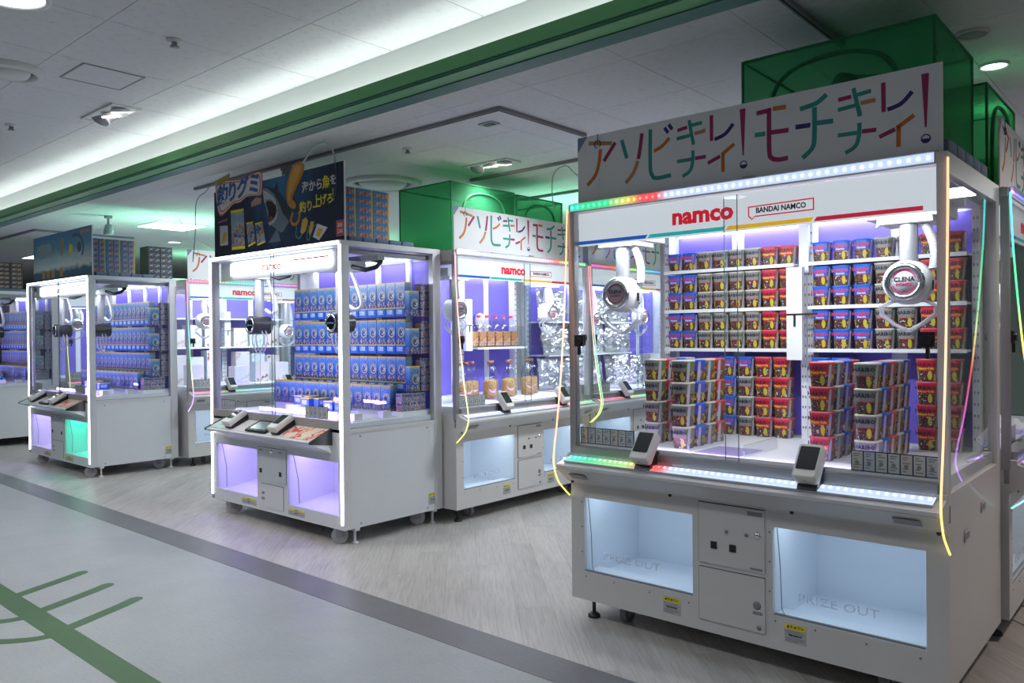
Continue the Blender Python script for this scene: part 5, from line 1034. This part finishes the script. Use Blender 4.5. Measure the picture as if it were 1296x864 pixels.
FOIL = NT('silver_foil'); FOIL.color((.80, .81, .84)); FOIL.b.inputs['Metallic'].default_value = .85; FOIL.b.inputs['Roughness'].default_value = .22
FOIL.bump(FOIL.vor(FOIL.coord(), 22)[0], .5, .02); FOIL = FOIL.m
def foil_fn(seed):
    def fn(b):
        nx, nz = 12, 16
        for sy in (-1, 1):
            vs = []; fs = []
            for j in range(nz + 1):
                for i in range(nx + 1):
                    u, v = i / nx, j / nz; e = (math.sin(PI * u) * math.sin(PI * v)) ** .55
                    q = Vector((u * 5 + seed * 7, v * 5, sy * 3)); n = mnoise.noise(q) * .04 + mnoise.noise(q * 2.3) * .025
                    vs.append(((u - .5) * .24 + mnoise.noise(q * .7) * .02, sy * (.05 * e + .001) + n * e, v * .30))
            for j in range(nz):
                for i in range(nx):
                    a = j * (nx + 1) + i; fs.append((a, a + 1, a + nx + 2, a + nx + 1))
            b.add(vs, fs)
        return b
    return fn
fk = 0
for M, rows in ((M4, [(x, y, z) for z in (.852, 1.18, 1.50) for x, y in ((.16, .60), (.42, .66), (.68, .62), (1.02, .66), (1.28, .62), (1.50, .66))] + [(.22, .36, .852), (.50, .40, .852), (1.1, .40, .852), (1.38, .42, .852)]),):
    for x, y, z in rows:
        o = part('foil_bag', 'foil%d' % (fk % 4), foil_fn(fk % 4), FOIL, None, tuple(W_(M, x, y, z)), (random.uniform(-.12, .05), 0, PI / 2 + random.uniform(-.35, .35)))
        tag(o, 'crumpled silver foil bag, %s level, %s along, in the second aisle machine' % (('floor', 'middle', 'upper')[0 if z < 1 else 1 if z < 1.4 else 2], ORD[fk % 6] if fk < 18 else 'front ' + ORD[fk - 18]), 'foil bag', 'silver foil bags'); fk += 1
for z in (1.178, 1.498): shelf(M4, .106, W1 - .10, .56, .86, z)
PAST = [plain('pastel_%d' % i, c, .45) for i, c in enumerate(((.72, .72, .76), (.66, .56, .62), (.50, .60, .70), (.74, .66, .68), (.55, .68, .70), (.68, .66, .74)))]
PRN = [print_mat('figure_print_%d' % i, c, [c, d_, (.7, .66, .66)], 11, .5) for i, (c, d_) in enumerate((((.66, .64, .70), (.55, .40, .46)), ((.62, .66, .72), (.40, .52, .62)), ((.70, .62, .62), (.25, .12, .09))))]
def gift_box(M, x, y, z, w_, d_, h, i, label, rz=0):
    o = part('figure_box', ('gb', w_, d_, h, i), lambda b: b.box(-w_ / 2, w_ / 2, -d_ / 2, d_ / 2, 0, h), PAST[i % 6], None, tuple(W_(M, x, y, z)), (0, 0, M.rotation_euler.z + rz)); tag(o, label, 'figure box', 'pastel figure boxes')
    part('printed_front', ('gbf', w_, d_, h, i), lambda b: b.box(-w_ / 2 + .008, w_ / 2 - .008, -d_ / 2 - .0008, -d_ / 2, .01, h - .01), PRN[i % 3], o)
    return o
gi = 0
for M, nm in ((M0b, 'in the pastel box machine'), (M0c, 'in the machine beyond it')):
    for z in (1.265, 1.60) if M is M0b else (1.265,): shelf(M, .106, W1 - .10, .60, .86, z)
    for li, (z, n, hh) in enumerate(((1.266, 6, .26), (.8505, 6, .38), (.8505, 5, .24))):
        for k in range(n):
            y = (.72, .68, .36)[li]; x = .25 + k * .27 if li == 2 else (.21 + k * .205 if k < 3 else 1.0 + (k - 3) * .205); h_ = hh * (.8 + .065 * ((k * 7 + li) % 4))
            if li == 2 and k == 1 and M is M0b: continue
            gift_box(M, x, y, z + .0005, .175, .13, h_, gi, '%s pastel figure box, %s, %s' % (ORD[k], ('on the shelf', 'at the back of the field', 'at the front')[li], nm), .06 * ((k % 3) - 1)); gi += 1
for k in range(4):
    gift_box(M5, .3 + .3 * k, .6, .8505, .2, .14, .3, k + 1, '%s pale box in the farthest aisle machine' % ORD[k]); gift_box(M1b, .25 + .33 * k, .55, .8505, .2, .14, .25, k + 2, '%s pale box in the right edge machine' % ORD[k])

# added uplights on the rear roofs, invented to tint the shop ceiling green
ADDED_GLOW = emis('added_green_glow', (.35, 1, .6), .8)
for M, x, w_ in ((M4, .8, 'above the foil bag machine'), (M5, .8, 'on the farthest aisle machine'), (M0b, .3, 'behind the far left sign'), (M0c, .8, 'beyond the pastel box machine'), (M00c, .8, 'in the far left aisle')):
    t = thing('added_green_uplight', 'added green uplight lying on the roof ' + w_, 'added light', tuple(W_(M, x, .62, H1 + .001)), M.rotation_euler.z)
    part('tube', 'added_tube', lambda b: b.cyl((-.5, 0, .035), (.5, 0, .035), .014, 12), ADDED_GLOW, t); part('tray', 'added_tray', lambda b: b.box(-.53, .53, -.03, .03, 0, .014).box(-.53, -.50, -.03, .03, .014, .055).box(.50, .53, -.03, .03, .014, .055), WHITE, t)
    area('added_green_wash', (0, 0, .055), 1.0, .03, 11, (.34, 1, .62), (PI, 0, 0), t)

o = part('cardboard_box', None, lambda b: b.box(-.2, .2, -.18, .18, 0, .30).box(-.2, .2, -.012, .012, .30, .302, 1).box(-.2005, .2005, -.012, .012, .2, .30, 1), [plain('cardboard', (.30, .20, .10), .8), plain('packing_tape', (.38, .28, .14), .4)], None, tuple(W_(M1b, 1.08, .36, H1 + .001)), (0, 0, PI / 2)); tag(o, 'brown cardboard box behind the right edge sign', 'box')
